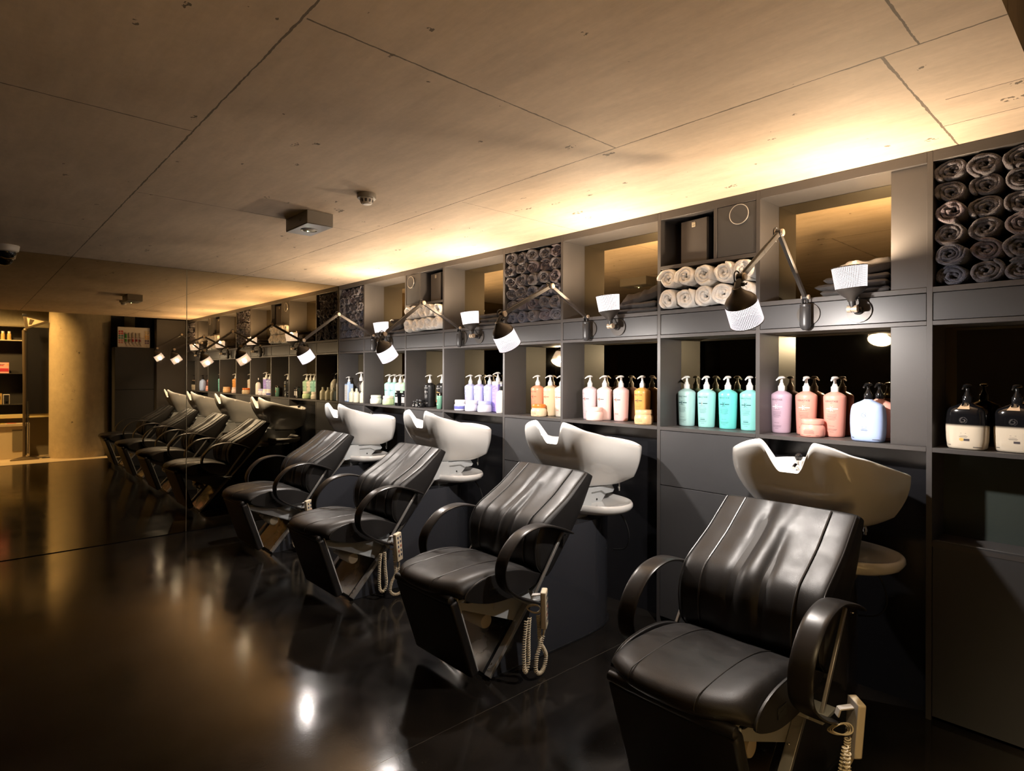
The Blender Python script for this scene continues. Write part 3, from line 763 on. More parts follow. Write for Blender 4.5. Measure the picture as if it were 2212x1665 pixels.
    def notch(x, y):
        if y > 2.62: return None
        a = abs(x)
        if a > .119: return None
        k = max(0, a - .034) / .085; return 1.086 + .129 * (3 * k * k - 2 * k ** 3)
    mplan = [(0, 2.650, .930), (.050, 2.650, .930), (.100, 2.652, .930), (.150, 2.665, .925), (.185, 2.700, .918), (.208, 2.745, .908), (.240, 2.85, .892), (.275, 2.975, .880),
             (.278, 3.015, .877), (.240, 3.045, .876), (.150, 3.062, .876), (0, 3.070, .876)]
    mid = spline(mplan + [(-x, y, z) for x, y, z in reversed(mplan[1:-1])], 9, True)
    def wall(p, t_, ins, m_=None):
        """outer (ins=0) or inner wall below rim point p; t_ 0 at the rim, 1 at the foot"""
        cx, cy = 0, 2.83; bx, by = p.x - cx, p.y - cy; L_ = math.hypot(bx, by); o_ = Vector((bx, by, 0)) / L_
        foot = Vector((m_.x * .60, cy + (m_.y - cy) * .62, .824 + ins * 1.0)); dx = o_ * ins
        if t_ < .72:
            k = t_ / .72; bul = .030 * math.sin(PI * k) * (.30 + .70 * max(0, min(1, (abs(p.x) - .10) / .12))) * (1 - .65 * max(0, min(1, (p.y - 2.75) / .25)))
            q = p.lerp(m_, k ** 1.12) + o_ * bul; q.z = p.z + (m_.z - p.z) * k; q -= dx; q.z += ins * .6 * k
            return q
        k = (t_ - .72) / .28; q = (m_ - dx + Vector((0, 0, ins * .6))).lerp(foot, k); q.z = (m_.z + ins * .6) + (foot.z - m_.z - ins * .6) * (1 - (1 - k) ** 1.35)
        return q
    outer, inner, NL = [], [], 14
    for p, m_ in zip(rim, mid):
        zn = notch(p.x, p.y); t0 = 0; th = .020
        if zn is not None:
            t0 = .72 * (p.z - zn) / (p.z - m_.z); th = .020 + .034 * (p.z - zn) / .12
        oc = [wall(p, t0 + (1 - t0) * (k / NL), 0, m_) for k in range(NL + 1)]
        ic = [wall(p, t0 + (1 - t0) * (k / NL), th if k < 4 else .020, m_) for k in range(NL + 1)]
        dz = oc[0].z - ic[0].z; ic = [Vector((q.x, q.y, q.z + dz * (1 - k / NL))) for k, q in enumerate(ic)]
        outer.append(oc); inner.append(ic)
    rings = [[outer[i][k] for i in range(NR)] for k in range(NL, -1, -1)]
    lip = [outer[i][0].lerp(inner[i][0], .5) + Vector((0, 0, .009)) for i in range(NR)]
    lip1 = [outer[i][0].lerp(inner[i][0], .18) + Vector((0, 0, .006)) for i in range(NR)]; lip2 = [outer[i][0].lerp(inner[i][0], .82) + Vector((0, 0, .006)) for i in range(NR)]
    rings += [lip1, lip, lip2] + [[inner[i][k] for i in range(NR)] for k in range(0, NL + 1)]
    bs = P(MB().rings(rings), 'basin', 'ceramic', angle=60)
    tp = MB().lathe([(.018, 0), (.018, .012), (.012, .016), (.012, .05), (.015, .052), (.015, .062), (0, .064)], 20, Matrix.Translation((-.135, 3.03, 1.02)))
    tp.tube([(-.135, 3.03, 1.05), (-.135, 2.99, 1.062), (-.135, 2.965, 1.05)], .009, 10); P(tp, 'tap', 'chrome', bs)
    P(MB().sphere((-.135, 3.03, 1.098), .019, 16, 12), 'tap_knob', 'black_gloss', bs)
    # --- basin bracket
    br = MB().prism([(2.66, .655), (2.66, .80), (2.70, .815), (2.93, .815), (2.93, .775), (2.86, .71), (2.80, .69), (2.74, .655)], 'x', -.14, .14)
    bb = P(br, 'basin_bracket', 'grey_metal', bevel=.003)
    for s in (-1, 1):
        P(MB().prism([(2.555, .705), (2.63, .84), (2.655, .84), (2.72, .835), (2.73, .80), (2.73, .72)], 'x', *sorted((s * .176, s * .183))), 'bracket_flange', 'grey_metal', bb, bevel=.001)
    P(MB().prism([(2.70, .822), (2.96, .822), (2.985, .79), (2.97, .772), (2.90, .772), (2.86, .795), (2.70, .795)], 'x', -.155, .155), 'bracket_cover', 'grey_metal', bb, bevel=.004)
    P(MB().lathe([(.006, 0), (.006, .003), (0, .003)], 12, Matrix.Translation((.140, 2.83, .745)) @ Matrix.Rotation(PI / 2, 4, 'Y')), 'bracket_bolt', 'black', bb)
    # --- tray under the basin
    rs = []
    ol = []
    for k in range(48):
        a_ = 2 * PI * k / 48; x = .365 * math.copysign(abs(math.cos(a_)) ** .85, math.cos(a_)); y = 2.83 + (.215 if math.sin(a_) > 0 else .215) * math.copysign(abs(math.sin(a_)) ** .9, math.sin(a_))
        ol.append((x, y))
    for sc, z in ((.80, .684), (.90, .688), (.97, .702), (1.0, .722), (.995, .738), (.975, .745), (.94, .742), (.90, .732), (.7, .728)):
        rs.append([(x * sc, 2.83 + (y - 2.83) * sc, z - .0 + .010 * (x / .36) ** 2 * 0) for x, y in ol])
    P(MB().rings(rs), 'tray', 'ceramic', angle=60)
    # --- pipe and valve behind
    P(MB().tube(spline([(.17, 2.95, .70), (.235, 2.99, .60), (.255, 3.0, .50), (.215, 3.01, .43), (.13, 3.01, .405)], 8), .0045, 8), 'drain_hose', 'cable')
    P(MB().lathe([(.007, 0), (.007, .012), (.011, .014), (.011, .026), (.007, .028), (.007, .055), (.010, .057), (.010, .072), (0, .072)], 12, Matrix.Translation((.16, 3.03, .775))), 'supply_valve', 'chrome')
    return t
CH = [(-1.070, 'nearest black leather shampoo chair with white basin'), (-2.450, 'second black leather shampoo chair from the camera'),
      (-3.840, 'third black leather shampoo chair from the camera'), (-5.230, 'black leather shampoo chair beside the mirror wall')]
chairs = [make_chair(x, l, k) for k, (x, l) in enumerate(CH)]

# ------------------------------------------------------------------ remote handsets hanging at the right arms
def coil(path, R, r, turns, seg=10, tseg=5):
    mb = MB(); P = spline(path, 30); n = turns * seg; L = [0]
    for i in range(1, len(P)): L.append(L[-1] + (P[i] - P[i - 1]).length)
    pts = []; j = 0; ref = Vector((1, .3, .2))
    for k in range(n + 1):
        s = L[-1] * k / n
        while j < len(P) - 2 and L[j + 1] < s: j += 1
        f = (s - L[j]) / max(1e-9, L[j + 1] - L[j]); p = P[j].lerp(P[j + 1], f); t = (P[j + 1] - P[j]).normalized()
        a = (ref - t * ref.dot(t)).normalized(); b = t.cross(a); an = 2 * PI * k / seg
        pts.append(p + (a * math.cos(an) + b * math.sin(an)) * R)
    return mb.tube(pts, r, tseg)
def handset(loc, rz, label, loop=True, tilt=.10):
    t = thing('remote_handset', label, 'remote control', loc, rz, 'chair remotes on coiled cords'); t.rotation_euler = (tilt, 0, rz)
    MB().box(-.014, .014, -.030, .030, -.095, .095).build('housing', M['cream'], t, bevel=.006, segs=3)
    MB().box(-.0148, -.0135, -.029, .029, -.094, .094).build('housing_seam', M['ink_grey'], t, bevel=.0005)
    cl = MB().bar((-.014, 0, .072), (-.058, 0, .066), .022, .006, (0, 1, 0)).bar((-.058, 0, .068), (-.064, 0, .040), .022, .006, (0, 1, 0)); cl.build('hanger_clip', M['off_white'], t, bevel=.002)
    for i, z in enumerate((.066, .036, .006, -.024, -.054)):
        for y in (-.013, .013):
            MB().box(.0138, .0158, y - .006, y + .006, z - .008, z + .008).build('button', M['button_red' if (i + (y > 0)) % 4 == 3 else 'button'], t, bevel=.001)
    MB().tube([(-.002, 0, -.093), (-.004, .003, -.125), (-.010, .008, -.150)], [.0075, .006, .0045], 10).build('strain_relief', M['cord'], t)
    if loop:
        coil([(-.010, .008, -.150), (-.018, -.012, -.18), (-.012, .020, -.22), (-.002, .040, -.27), (-.008, .014, -.318), (-.022, -.035, -.322), (-.036, -.070, -.285), (-.034, -.050, -.23), (-.024, -.018, -.185), (-.026, -.010, -.12), (-.030, -.012, -.03)], .0085, .0026, 62).build('coiled_cord', M['cord'], t)
    else:
        coil([(-.010, .008, -.150), (-.030, -.01, -.24), (-.03, -.04, -.33), (-.035, -.08, -.30), (-.035, -.05, -.16), (-.035, -.02, -.03)], .0085, .0026, 56).build('coiled_cord', M['cord'], t)
    coil([(-.075, -.09, -.02), (-.085, -.105, -.13), (-.085, -.115, -.25), (-.08, -.085, -.285), (-.075, -.055, -.24), (-.072, -.06, -.12), (-.065, -.06, -.02)], .0085, .0026, 46).build('coiled_cord', M['cord'], t)
    wr = MB()
    for k, zz in enumerate((.020, .010, .0)):
        wr.tube([(-.052 + .034 * math.cos(2 * PI * q / 20), -.018 + .013 * k + .004 * math.sin(4 * PI * q / 20), zz - .014 + .020 * math.sin(2 * PI * q / 20)) for q in range(20)], .0024, 6, True)
    wr.build('cord_wrap', M['cord'], t)
    return t
handset((-1.070 + .392, 2.165, .345), math.radians(48), 'cream remote handset clipped to the arm of the nearest chair', True, .12)
handset((-2.450 + .392, 2.120, .345), math.radians(36), 'cream remote handset with looped coil cord on the second chair', True, .12)
handset((-3.840 + .392, 2.150, .345), math.radians(22), 'cream remote handset with coloured buttons showing on the third chair', True, .12)
handset((-5.230 + .392, 2.150, .345), math.radians(22), 'cream remote handset on the chair beside the mirror wall', False, .12)

# ================================================================== lamps
def shade(mb_name, m, par, axis, origin, r0, r1, h, seg=64):
    """open perforated drum with UVs; the axis runs from the cap to the mouth"""
    me = bpy.data.meshes.new(mb_name); mt = align(axis, origin); vs = []; fs = []
    for k in range(seg + 1):
        a = 2 * PI * k / seg
        vs.append(mt @ Vector((r0 * math.cos(a), r0 * math.sin(a), 0))); vs.append(mt @ Vector((r1 * math.cos(a), r1 * math.sin(a), h)))
    for k in range(seg): fs.append((2 * k, 2 * k + 2, 2 * k + 3, 2 * k + 1))
    me.from_pydata([tuple(v) for v in vs], [], fs); uv = me.uv_layers.new(name='UVMap')
    for p in me.polygons:
        for li in p.loop_indices:
            vi = me.loops[li].vertex_index; uv.data[li].uv = ((vi // 2) / seg, vi % 2)
    me.shade_smooth(); me.materials.append(m)
    o = bpy.data.objects.new(mb_name, me); C.objects.link(o); o.parent = par
    s = o.modifiers.new('thickness', 'SOLIDIFY'); s.thickness = .001; s.offset = 0
    rim = MB(); rim.tube([mt @ Vector((r1 * math.cos(2 * PI * k / 48), r1 * math.sin(2 * PI * k / 48), h)) for k in range(48)], .0026, 8, True)
    rim.build('shade_rim', M['lamp_metal'], o)
    return o
def bulb_light(name, par, loc, energy, col, rad):
    l = bpy.data.lights.new(name, 'POINT'); l.energy = energy; l.color = col; l.shadow_soft_size = rad
    o = bpy.data.objects.new(name, l); C.objects.link(o); o.parent = par; o.location = loc; return o
def spot(name, par, loc, direction, energy, col, size, blend, rad):
    l = bpy.data.lights.new(name, 'SPOT'); l.energy = energy; l.color = col; l.spot_size = math.radians(size); l.spot_blend = blend; l.shadow_soft_size = rad
    o = bpy.data.objects.new(name, l); C.objects.link(o); o.parent = par; o.location = loc
    o.rotation_euler = Vector(direction).to_track_quat('-Z', 'Y').to_euler(); return o
DOWN_W, UP_W = 16.0, 12.0
def arm_lamp(x, elbow, joint, label):
    t = thing('swing_arm_lamp', label, 'lamp', (x, W, 1.803), 0, 'swing arm lamps over the basins')
    def L(p): return Vector((0, p[0] - W, p[1] - 1.803))
    e, j = L(elbow), L(joint); piv = Vector((0, -.045, .080))
    ry = Matrix.Rotation(PI / 2, 4, 'X')
    MB().lathe([(0, 0), (.055, 0), (.056, .003), (.055, .007), (0, .0075)], 40, ry).build('wall_plate', M['lamp_metal'], t)
    b = MB().lathe([(0, -.082), (.012, -.080), (.022, -.070), (.0255, -.055), (.0255, .030), (.0245, .032), (.0255, .034), (.0255, .044), (.020, .048), (0, .049)], 28, Matrix.Translation((0, -.042, 0)))
    b.tube([(0, -.008, -.01), (0, -.03, -.01)], .011, 12); b.build('swivel_base', M['lamp_black'], t)
    k = MB()
    for s in (-.012, .012): k.box(s - .003, s + .003, -.055, -.035, .046, .092)
    k.build('fork', M['lamp_black'], t, bevel=.002)
    def arm(a, b_, name):
        d = (b_ - a).normalized(); n = d.cross(Vector((1, 0, 0))).normalized()
        mb = MB().bar(a + d * .012, b_ - d * .012, .017, .021); o = mb.build(name, M['lamp_metal'], t, bevel=.002)
        mid = a.lerp(b_, .45); MB().bar(mid - d * .0015, mid + d * .0015, .018, .0225).build('arm_joint_ring', M['lamp_black'], o)
        MB().tube([a + n * .0135 + d * .03, a.lerp(b_, .5) + n * .0145, b_ + n * .0135 - d * .03], .0026, 6).build('arm_cable', M['cable'], o)
        return o
    arm(piv, e, 'lower_arm'); arm(e, j, 'upper_arm')
    rx = Matrix.Rotation(PI / 2, 4, 'Y')
    for p, r in ((piv, .012), (e, .0165), (j, .0165)):
        MB().lathe([(0, -.016), (r, -.016), (r, -.012), (r * .8, -.011), (r * .8, .011), (r, .012), (r, .019), (r * .85, .0215), (0, .022)], 24, Matrix.Translation(p) @ rx).build('joint_knob', M['knob'], t)
        MB().lathe([(r * 1.05, -.0115), (r * 1.05, .0115)], 24, Matrix.Translation(p) @ rx, True, True).build('joint_collar', M['lamp_black'], t)
    def loop(p, sy):
        return spline([p + Vector((0, .02 * sy, -.028)), p + Vector((.004, .000, .010)), p + Vector((0, -.020, .026)), p + Vector((0, -.042, .012)), p + Vector((0, -.040, -.018)), p + Vector((0, -.020, -.040))], 6)
    MB().tube(loop(e + Vector((-.013, .016, 0)), 1), .003, 6).build('cable_loop', M['cable'], t)
    MB().tube(loop(j + Vector((-.013, .010, .0)), 1), .003, 6).build('cable_loop', M['cable'], t)
    # head
    ax = Vector((0, .574, -.819)); cap_c = j + Vector((0, .0, -.107)); top = cap_c - ax * .072
    h = MB().tube([j + Vector((0, 0, -.010)), j.lerp(top, .6), top + ax * .012], [.013, .0145, .016], 14); h.build('head_stem', M['lamp_black'], t)
    w = MB().lathe([(.008, 0), (.008, .014), (.004, .016), (.004, .024), (0, .024)], 12, Matrix.Translation(j.lerp(top, .7) + Vector((.010, .010, 0))) @ rx)
    w.tube([j.lerp(top, .7) + Vector((.030, -.004, -.002)), j.lerp(top, .7) + Vector((.030, .022, .006))], .0026, 6); w.build('wing_screw', M['lamp_black'], t)
    prof = [(.0, 0), (.018, 0), (.0195, .006), (.024, .016), (.038, .032), (.054, .046), (.0635, .060), (.0665, .070), (.0665, .074)]
    MB().lathe(prof, 40, align(ax, top), True, False).build('lamp_cap', M['lamp_metal'], t)
    s = shade('lamp_shade', M['shade_down'], t, ax, top + ax * .074, .0662, .0685, .094)
    MB().lathe([(0, 0), (.020, .004), (.028, .018), (.030, .034), (.024, .038), (.010, .045), (0, .046)], 24, align(ax, top + ax * .072)).build('bulb', M['bulb_down'], t)
    bulb_light('downlight', t, top + ax * .143, DOWN_W, (1.0, .92, .85), .022)
    return t
arm_lamp(-1.190, (2.763, 2.152), (2.397, 1.908), 'swing arm lamp over the nearest basin, its arms steeply folded')
arm_lamp(-2.595, (2.722, 2.052), (2.320, 1.848), 'swing arm lamp in front of the grey rolls over the second basin')
arm_lamp(-3.975, (2.700, 2.062), (2.350, 1.797), 'swing arm lamp in front of the farther white rolls')
arm_lamp(-5.395, (2.686, 2.072), (2.338, 1.805), 'swing arm lamp closest to the mirror')
def uplight(x, label, lean=0.0):
    t = thing('wall_uplight', label, 'lamp', (x, W, 1.803), 0, 'uplights on the shelving fascia')
    ry = Matrix.Rotation(PI / 2, 4, 'X')
    MB().lathe([(0, 0), (.055, 0), (.056, .003), (.055, .007), (0, .0075)], 40, ry).build('wall_plate', M['lamp_metal'], t)
    MB().lathe([(.020, .007), (.020, .02), (.013, .026), (.013, .060), (.0, .061)], 24, ry).build('bracket_arm', M['lamp_black'], t)
    p = Vector((-.004, -.074, .004)); ax = Vector((lean - .05, -.10, 1)).normalized()
    rx = Matrix.Rotation(PI / 2, 4, 'Y')
    MB().lathe([(0, -.022), (.0165, -.022), (.0165, -.006), (.014, -.005), (.014, .006), (.0165, .007), (.0165, .020), (0, .022)], 24, Matrix.Translation(p) @ rx).build('joint_knob', M['knob'], t)
    b0 = p + ax * .012
    MB().tube([p, b0, p + ax * .046], [.010, .0135, .016], 14).build('head_stem', M['lamp_black'], t)
    top = p + ax * .034
    prof = [(.0, 0), (.018, 0), (.0195, .006), (.024, .016), (.038, .030), (.053, .042), (.0615, .053), (.0645, .062)]
    MB().lathe(prof, 40, align(ax, top), True, False).build('lamp_cap', M['lamp_metal'], t)
    shade('lamp_shade', M['shade_up'], t, ax, top + ax * .062, .0645, .0735, .098)
    MB().lathe([(0, 0), (.020, .004), (.028, .018), (.030, .030), (.024, .037), (.010, .043), (0, .044)], 24, align(ax, top + ax * .058)).build('bulb', M['bulb_up'], t)
    MB().tube(spline([(.012, -.03, .016), (.018, -.06, .045), (.020, -.082, .050), (.016, -.10, .040)], 6), .003, 6).build('cable_loop', M['cable'], t)
    bulb_light('uplight', t, top + ax * .143, UP_W, (1.0, .745, .485), .022)
    return t
uplight(-.962, 'wall uplight glowing beside the nearest folded cloths')
uplight(-2.362, 'wall uplight glowing above the blush and orange bottles', -.01)
uplight(-3.760, 'wall uplight glowing above the lavender bottles', -.01)
uplight(-5.145, 'wall uplight glowing above the mint bottles', -.01)
# ================================================================== bottles and jars on the shelf
ZS = SH + .0008
def interp(prof):
    def f(z):
        for (r0, z0), (r1, z1) in zip(prof, prof[1:]):
            if z0 <= z <= z1 and z1 > z0: return r0 + (r1 - r0) * (z - z0) / (z1 - z0)
        return prof[-1][0]
    return f
def pump(par, z, m, s=1.0, name='pump', yaw=0):
    mb = MB(); c = Matrix.Translation((0, 0, z)) @ Matrix.Rotation(yaw, 4, 'Z') @ Matrix.Scale(s, 4)
    mb.lathe([(.0178, -.002), (.0180, .0), (.0180, .0235), (.0172, .025), (.0150, .0255), (.0125, .031), (.0095, .040), (.0072, .043), (.0068, .062), (0, .0625)], 26, c)
    rs = []
    for y, zz, rx, rz in ((.0215, .0640, .0015, .0010), (.0195, .0655, .0085, .0035), (.0130, .0685, .0150, .0060), (.0030, .0705, .0170, .0078), (-.0070, .0705, .0150, .0075), (-.0190, .0690, .0105, .0062), (-.0310, .0655, .0070, .0048), (-.0430, .0605, .0052, .0040), (-.0500, .0565, .0044, .0036), (-.0515, .0550, .0020, .0018)):
        rs.append([c @ Vector((rx * math.cos(2 * PI * k / 16), y, zz + rz * math.sin(2 * PI * k / 16))) for k in range(16)])
    mb.rings(rs)
    return mb.build(name, m, par, angle=50)
def printing(par, rf, lines, bar, kcol, ink, title='KÉRASTASE', zt=.180, zk=.143, low=None, tsize=.0125, head=True):
    mb = MB()
    if head: wrap_add(mb, *text_polys(title, tsize, 1.0), zt, rf)
    if head: wrap_add(mb, *rect(.010, .0010), zt - .0095, rf)
    for z, w_ in lines: wrap_add(mb, *rect(w_, .0011), z, rf)
    mb.build('lettering', M[ink], par, False)
    if bar:
        b = MB(); wrap_add(b, *rect(.020, .0046, -.0165, 0), zk, rf); wrap_add(b, *rect(.026, .0046, .0175, 0), zk, rf)
        if low: wrap_add(b, *rect(.030, .0036), low, rf)
        b.build('emblem_bar', M[bar], par, False)
        k = MB()
        for v, f in k_mark(): wrap_add(k, v, f, zk, rf, -.004, .0007)
        k.build('emblem', M[kcol], par, False)
LINES = [(.128, .036), (.116, .048), (.109, .050), (.1035, .044), (.098, .040), (.0925, .046), (.087, .030), (.056, .028), (.040, .050), (.035, .044), (.026, .020)]
BODY = [(.0, 0), (.0430, 0), (.0458, .003), (.0466, .012), (.0492, .080), (.0515, .150), (.0528, .190), (.0526, .203), (.0500, .2085), (.0400, .2165), (.0270, .2235), (.0190, .2270), (.0175, .2290), (0, .2291)]
RF = interp(BODY)
def pump_bottle(name, col, label, cat='bottle', group=None, pumpm='white', bar='ink_teal', kcol='ink_teal', ink='ink_teal', low=None, body=None, lines=LINES):
    t = thing(name, label, cat, (0, 0, 0), 0, group)
    MB().lathe(BODY, 44).build('body', body or plastic(col), t, angle=50)
    pump(t, .2290, M[pumpm])
    printing(t, RF, lines, bar, kcol, ink, low=low)
    return t
def put(t, x, y, rz=0, label=None, group=None):
    t.location = (x, min(y, NB - .052), ZS); t.rotation_euler = (0, 0, rz)
    if label: t['label'] = label
    if group: t['group'] = group
    return t
JAR = [(0, 0), (.0530, 0), (.0568, .003), (.0580, .012), (.0585, .034), (.0570, .048), (.0520, .058), (.0492, .0615), (.0490, .064), (0, .0641)]
LID = [(.0505, .064), (.0520, .065), (.0525, .068), (.0525, .086), (.0512, .089), (.0490, .0900), (0, .0902)]
RJ = interp(JAR)
def jar(col, lid, label, cat='jar', group=None, ink='ink_grey', band=None, name='hair_mask_jar', s=1.0):
    t = thing(name, label, cat, (0, 0, 0), 0, group); t.scale = (s, s, s)
    b = MB().lathe(JAR, 44).build('body', plastic(col) if col in COL else M[col], t, angle=50)
    MB().lathe(LID, 44, None, True, True).build('lid', plastic(lid) if lid in COL else M[lid], t, angle=40)
    p = MB()
    for z, w_ in ((.036, .040), (.0305, .052), (.0265, .046), (.0225, .054), (.0185, .050), (.0100, .020)): wrap_add(p, *rect(w_, .0011), z, RJ)
    for q in (-.038, .040): wrap_add(p, *rect(.016, .0012), .0095, RJ, q)
    p.build('lettering', M[ink], t, False)
    if band:
        MB().lathe([(.0589, .014), (.0592, .016), (.0592, .038), (.0584, .040)], 44, None, False, False).build('label_band', plastic(band), t)
    return t
# flat oval bottles with a faceted shoulder
def flat_bottle(label, m, ink, group=None, gold=False, name='flat_pump_bottle'):
    t = thing(name, label, 'bottle', (0, 0, 0), 0, group)
    def ring(z, w, d, e=3.2):
        return [(w / 2 * math.copysign(abs(math.cos(a)) ** (2 / e), math.cos(a)), d / 2 * math.copysign(abs(math.sin(a)) ** (2 / e), math.sin(a)), z) for a in [2 * PI * k / 56 for k in range(56)]]
    rs = [ring(0, .120, .066), ring(.003, .132, .076), ring(.010, .138, .082), ring(.040, .146, .086), ring(.085, .150, .088), ring(.120, .149, .087), ring(.150, .143, .084), ring(.165, .136, .080), ring(.174, .126, .074, 3.0),
          ring(.182, .098, .062, 2.6), ring(.190, .064, .048, 2.3), ring(.196, .042, .038, 2), ring(.198, .036, .036, 2), ring(.201, .034, .034, 2)]
    MB().rings(rs).build('body', m, t, angle=50)
    yf = lambda x, z: -(.043 * (1 - abs(x / .075) ** 3.2) ** (1 / 3.2)) if z > .03 else -.0405 * (1 - abs(x / .073) ** 3.2) ** (1 / 3.2)
    p = MB()
    flat_add(p, *text_polys('ORIBE', .0115, 1.15), .088, yf)
    for z, w_ in ((.0785, .026), (.0735, .030), (.0690, .022), (.0600, .024), (.0555, .032), (.0530, .026)): flat_add(p, *rect(w_, .0011), z, yf)
    for q, w_ in ((-.052, .012), (.048, .028)): flat_add(p, *rect(w_, .0022), .0175 if q < 0 else .0135, lambda x, z: -.0402 * (1 - abs(x / .072) ** 3.2) ** (1 / 3.2) - .0012, q)
    p.build('lettering', M[ink], t, False)
    c = MB()
    for k in range(22):
        rr = .0035 + .009 * ((k * 7) % 11) / 11; a = k * 2.4
        x, z = rr * math.cos(a), rr * .92 * math.sin(a)
        flat_add(c, *stroke(x, z, x + .0028 * math.cos(a + 1.3), z + .0028 * math.sin(a + 1.3), .0013, .0007), .124, yf)
    for k in range(30): 
        a0, a1 = 2 * PI * k / 30, 2 * PI * (k + .6) / 30
        flat_add(c, *stroke(.0135 * math.cos(a0), .0125 * math.sin(a0), .0135 * math.cos(a1), .0125 * math.sin(a1), .0009, .0009), .124, yf)
    c.build('crest', M['silver'], t, False)
    if gold:
        d = MB(); flat_add(d, *rect(.0205, .0092), .0425, yf, .012); d.build('dark_tab', M['ink'], t, False)
        e_ = MB(); flat_add(e_, [(0, 0)] + [(.0085 * math.cos(a), .0068 * math.sin(a)) for a in [2 * PI * k / 20 for k in range(20)]], [(0, 1 + k, 1 + (k + 1) % 20) for k in range(20)], .0430, yf, -.006, .0009); e_.build('gold_dot', M['ink_gold'], t, False)
        y_ = MB(); flat_add(y_, [(-.022, -.002), (.022, -.002), (.013, .019), (-.013, .019)], [(0, 1, 2, 3)], .1735, lambda x, z: -.0420 + max(0, z - .171) * 1.05); y_.build('neck_facet', M['bottle_cream_lacquer'], t, False)
    pump(t, .201, M['black_gloss'], .98)
    return t
M['bottle_cream_lacquer'] = mat('cream_lacquer', (.60, .42, .27), .12, coat=.4)

# nearest bay: two black-over-cream bottles
g = 'black over cream bottles'
a = flat_bottle('black over cream pump bottle with a gold dot, next to the upright', M['two_tone'], 'ink', g, True); put(a, -.559, 3.160, -.16)
b = dup(a, label='black over cream pump bottle with only a dark tab, second from the upright', group=g)
for ch in list(b.children):
    if ch.name.startswith('gold_dot'): bpy.data.objects.remove(ch)
put(b, -.398, 3.178, -.16)
# bay behind the nearest basin
g = 'lilac and coral bottles'
a = pump_bottle('pump_bottle', 'lilac', 'lilac pump bottle with a white bar emblem, behind the nearest basin', 'bottle', g, 'white', 'ink_white', 'ink_white', 'ink'); put(a, -1.396, 3.279, -.12)
b = pump_bottle('pump_bottle', 'coral', 'coral pump bottle standing behind the coral jar', 'bottle', g, 'white', 'ink_white', 'ink_white', 'ink'); put(b, -1.268, 3.283, .10)
c = dup(b, label='coral pump bottle standing clear between the jar and the blue bottle', group=g); put(c, -1.128, 3.283, .02)
j = jar('coral', 'coral', 'coral lidded jar in front of the coral bottles', 'jar', None, 'ink'); put(j, -1.203, 3.195, .05); j.location.y = 3.195
f = flat_bottle('pale blue flat pump bottle with black pump', plastic('blue'), 'ink', 'flat bottles by the filler panel'); put(f, -.940, 3.165, -.10)
f2 = flat_bottle('salmon flat pump bottle hidden behind the pale blue one', plastic('peach' if False else 'coral'), 'ink', 'flat bottles by the filler panel'); put(f2, -.922, 3.268, -.10)
# turquoise bay
g = 'turquoise bottles'
for x, y, col, lab, rz in ((-1.975, 3.283, 'sky', 'pale aqua pump bottle, first from the mirror end of the turquoise four', -.05), (-1.842, 3.283, 'aqua', 'pale aqua pump bottle with a dark low bar, second of the turquoise four', .0),
                       (-1.705, 3.280, 'turq', 'vivid turquoise pump bottle, third of the four', .02), (-1.576, 3.283, 'turq2', 'turquoise pump bottle half hidden by the upright, last of the four', -.02)):
    q = pump_bottle('pump_bottle', col, lab, 'bottle', g, 'white', 'ink_teal', 'ink_teal' if col != 'aqua' else 'ink_grey', 'ink_teal', .048 if col in ('aqua', 'turq2') else None); put(q, x, y, rz)
# blush bay
g = 'blush and orange bottles'
for x, y, col, lab, k, low in ((-2.712, 3.245, 'mauve', 'mauve grey pump bottle with a red emblem behind the blush jar', 'ink_red', None), (-2.602, 3.270, 'blush', 'blush pump bottle next to the mauve one', 'ink_red', None),
                            (-2.470, 3.280, 'rose', 'rose pump bottle with a low red bar', 'ink_red', .048), (-2.300, 3.283, 'orange', 'amber orange pump bottle behind the apricot jar', 'ink', None)):
    q = pump_bottle('pump_bottle', col, lab, 'bottle', g, 'white', 'ink' if low is None else 'ink', k, 'ink_grey' if k == 'ink_red' else 'ink'); put(q, x, y, -.04)
    if low:
        m_ = MB(); wrap_add(m_, *rect(.030, .0036), low, RF); m_.build('red_bar', M['ink_red'], q, False)
j = jar('blush', 'blush', 'pale blush lidded jar in front of the mauve bottle', 'jar'); put(j, -2.615, 3.180); j.location.y = 3.178
j = jar('apricot', 'apricot', 'apricot lidded jar in front of the orange bottle', 'jar', None, 'ink'); put(j, -2.212, 3.172); j.location.y = 3.172
# lavender bay
g = 'lavender bottles'
for x, col, lab in ((-4.068, 'periw', 'grey periwinkle pump bottle, first from the mirror in the lavender bay'), (-3.943, 'lav', 'lavender pump bottle between the periwinkle and violet blue ones'), (-3.812, 'lav2', 'blue lavender pump bottle beside the purple square bottle')):
    q = pump_bottle('pump_bottle', col, lab, 'bottle', g, 'white', 'ink_white', 'ink_teal', 'ink'); put(q, x, 3.262, -.05)
t = thing('square_bottle', 'tall purple square pump bottle with white top', 'bottle', (0, 0, 0), 0, g)
MB().box(-.042, .042, -.034, .034, 0, .250).build('body', plastic('violet'), t, bevel=.008, segs=3)
MB().box(-.0425, .0425, -.0345, .0345, .222, .252).build('top_band', M['white'], t, bevel=.008, segs=3)
p = MB()
for v, f_, z in (text_polys('ABC', .010) + (.0,),): pass
for z, w_ in ((.185, .030), (.172, .036), (.145, .030), (.139, .034), (.133, .026), (.112, .030), (.106, .028), (.075, .024), (.040, .030)): flat_add(p, *rect(w_, .002 if z > .16 else .0012), z, lambda x, z: -.034, -.014)
p.build('lettering', M['ink'], t, False)
dts = MB()
